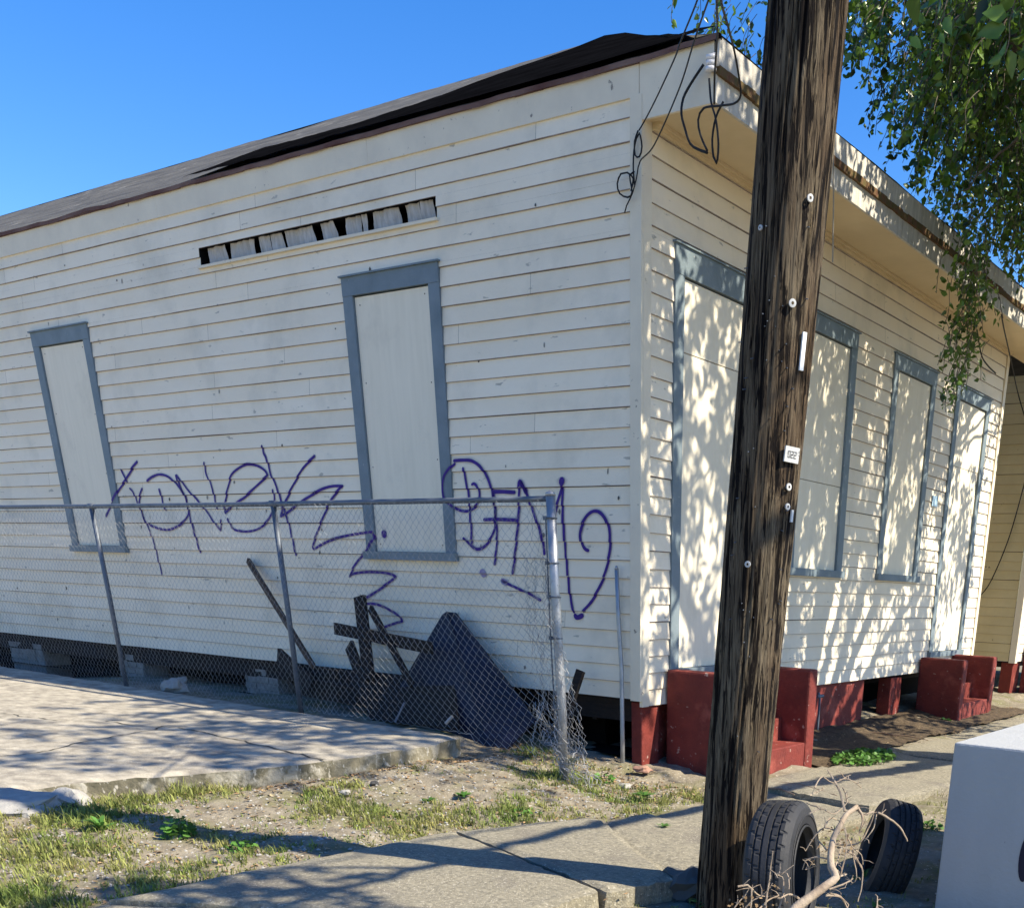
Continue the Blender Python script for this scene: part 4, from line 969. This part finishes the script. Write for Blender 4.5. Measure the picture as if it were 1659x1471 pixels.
o = m.build('gravel', STONE); tag(o, 'small pale stones scattered in the soil of the verge', 'gravel'); o['kind'] = 'stuff'
def weed(u, v, z, n, R_, H_, label, leaf=.03, kind=0, spread=None):
    c = soil_at(u, v, z); m = MB()
    for i in range(n):
        a = random.uniform(0, 6.28)
        if kind == 0:     # rosette of long leaves
            L_ = R_*random.uniform(.6, 1.1); el = random.uniform(.25, 1.1); w_ = L_*.13; pts = []
            for k in range(6):
                t = k/5; rr_ = L_*t*math.cos(el*(1-.4*t)); zz_ = H_*math.sin(el)*t*(1.3-.7*t); ww = w_*math.sin(math.pi*min(.97, t*.85+.12))*(1+.25*((k % 2)*2-1))
                pts += [(c[0]+math.cos(a)*rr_-math.sin(a)*ww, c[1]+math.sin(a)*rr_+math.cos(a)*ww, c[2]+zz_), (c[0]+math.cos(a)*rr_+math.sin(a)*ww, c[1]+math.sin(a)*rr_-math.cos(a)*ww, c[2]+zz_)]
            m.add(pts, [(2*k, 2*k+1, 2*k+3, 2*k+2) for k in range(5)], 0, random.random())
        else:             # low carpet of small round leaves
            rr_ = R_*math.sqrt(random.random()); sx, sy = spread or (1, 1); x = c[0]+math.cos(a)*rr_*sx; y = c[1]+math.sin(a)*rr_*sy; z_ = c[2]+H_*random.random()*(1-.6*rr_/R_); s_ = leaf*random.uniform(.5, 1.2)
            nrm = Vector((random.gauss(0,.5), random.gauss(0,.5), 1)).normalized(); t1 = nrm.orthogonal().normalized(); t2 = nrm.cross(t1); p = Vector((x, y, z_))
            m.add([p+(t1*math.cos(k*1.047)+t2*math.sin(k*1.047))*s_ for k in range(6)], [(0,1,2,3,4,5)], 0, random.random())
            m.tube([p, Vector((x, y, c[2]-.02))], .0015, 3, cap=False)
    return tag(m.build('weed', WEED), label, 'weed')
weed(175, 1290, -.05, 34, .17, .13, 'bushy dandelion-like weed growing at the foot of the driveway edge')
weed(292, 1352, -.05, 90, .11, .16, 'bright leafy weed in the long dark shadow on the verge', .022, 1)
weed(165, 1345, -.05, 16, .12, .16, 'tall thin weed beside the shadow at the left', 0.03)
weed(1400, 1228, -.08, 520, .50, .10, 'low mat of bright green weeds beside the front of the house', .026, 1, (.55,1.1))
weed(750, 1290, -.03, 26, .09, .06, 'small green weed on the bare mound near the fence')
weed(695, 1298, -.03, 20, .08, .05, 'small weed left of the bare mound')
weed(850, 1318, -.03, 60, .13, .05, 'spreading weed clump close to the sidewalk edge', .016, 1)
weed(767, 1215, 0, 26, .07, .09, 'tiny weed sprouting at the driveway corner under the torn fence', .018, 1)
weed(975, 1265, -.02, 50, .13, .08, 'weed clump right of the fence end post', .017, 1)
weed(1045, 1290, -.05, 30, .12, .06, 'weed in the shade between the stake and the pole')
weed(1075, 1338, -.04, 16, .07, .03, 'little sprig growing out of the sidewalk joint left of the pole')
weed(390, 1375, -.06, 50, .10, .06, 'yellowish low weed just above the big sidewalk slab', .016, 1)
weed(1505, 1340, -.12, 40, .10, .08, 'small green plant beside the left edge of the white block', .020, 1)
weed(1415, 1395+75, -.12, 10, .10, .05, 'dark sprig in front of the second tyre')
weed(1530, 1172, -.1, 30, .10, .1, 'small bright weed near the far stoop', .02, 1)
weed(1140, 1466, -.1, 20, .10, .07, 'grassy tuft at the foot of the pole')
def rock(u, v, z, r_, label, mt=STONE, sq=(1,1,.6), name='concrete_lump'):
    c = soil_at(u, v, z); m = MB(); V = []; n1 = 14; n2 = 9
    for j in range(n2):
        for i in range(n1):
            a = 6.283*i/n1; e_ = -1.57+3.14*j/(n2-1); d = Vector((math.cos(a)*math.cos(e_), math.sin(a)*math.cos(e_), math.sin(e_))); k = r_*(1+.5*noise.noise(d*1.4+Vector((u*.1,v*.1,0))))
            V.append((c[0]+d.x*k*sq[0], c[1]+d.y*k*sq[1], c[2]+d.z*k*sq[2]+r_*sq[2]*.4))
    m.add(V, [(j*n1+i, j*n1+(i+1) % n1, (j+1)*n1+(i+1) % n1, (j+1)*n1+i) for j in range(n2-1) for i in range(n1)])
    return tag(m.build(name, mt), label, 'rubble')
rock(284, 1118, .24, .13, 'pale lump of rubble on the driveway in front of the dark crawl space', sq=(1.3,.8,.7))
rock(296, 1104, .30, .06, 'small stone resting on top of the pale rubble lump')
rock(112, 1300, .0, .12, 'dark rounded concrete lump at the left on the verge', sq=(1.3,1,.55))
rock(30, 1308, .08, .24, 'flat pale concrete fragment lying at the left edge', sq=(1.6,1.0,.30))
rock(137, 1290, -.03, .035, 'small white stone by the dandelion-like weed', mat('white_stone', (.7,.7,.7), .8), (1.4,1,.8), 'stone')
rock(1010, 1276, -.02, .05, 'small tan stone right of the fence end post', sq=(1.5,1,.6), name='stone')
rock(607, 1270, -.02, .03, 'tiny dark stone on the bare mound', mat('dark_stone', (.05,.05,.05), .9), name='stone')
rock(560, 1285, -.04, .035, 'small pale stone near the driveway edge', name='stone')
rock(1040, 1248, -.0, .07, 'flat brick fragment at the foot of the red corner pier', mat('brick_bit', (.35,.20,.14), .9), (1.3,1,.4), 'brick_fragment')
# broken concrete against the outer rim of the flags
rock(1108, 1448, -.12, .13, 'dark broken concrete chunk between sidewalk and pole', mat('dark_concrete', (.10,.10,.095), .9), (1,1,.9))
for i, (u, v, w_) in enumerate(((1300,1276,.35),(1262,1282,.2),(1350,1292,.25),(1470,1195,.3),(1430,1190,.22))):
    c = PG(u, v, -.06); a = random.uniform(-.6, .6); m = MB(); d = Vector((math.cos(a), math.sin(a), 0))*w_; p = Vector(c); m.tube([p-d, p+Vector((0,.02,.02)), p+d+Vector((0,0,.01))], [.006,.008,.004], 6); 
    tag(m.build('stick', TWIG), ['fallen dark twig on the sidewalk between pole and weeds','thin twig just right of the pole on the sidewalk','twig lying on the sunny sidewalk joint','long stick among leaves by the red foundation','pale stick left of the long one by the foundation'][i], 'stick')
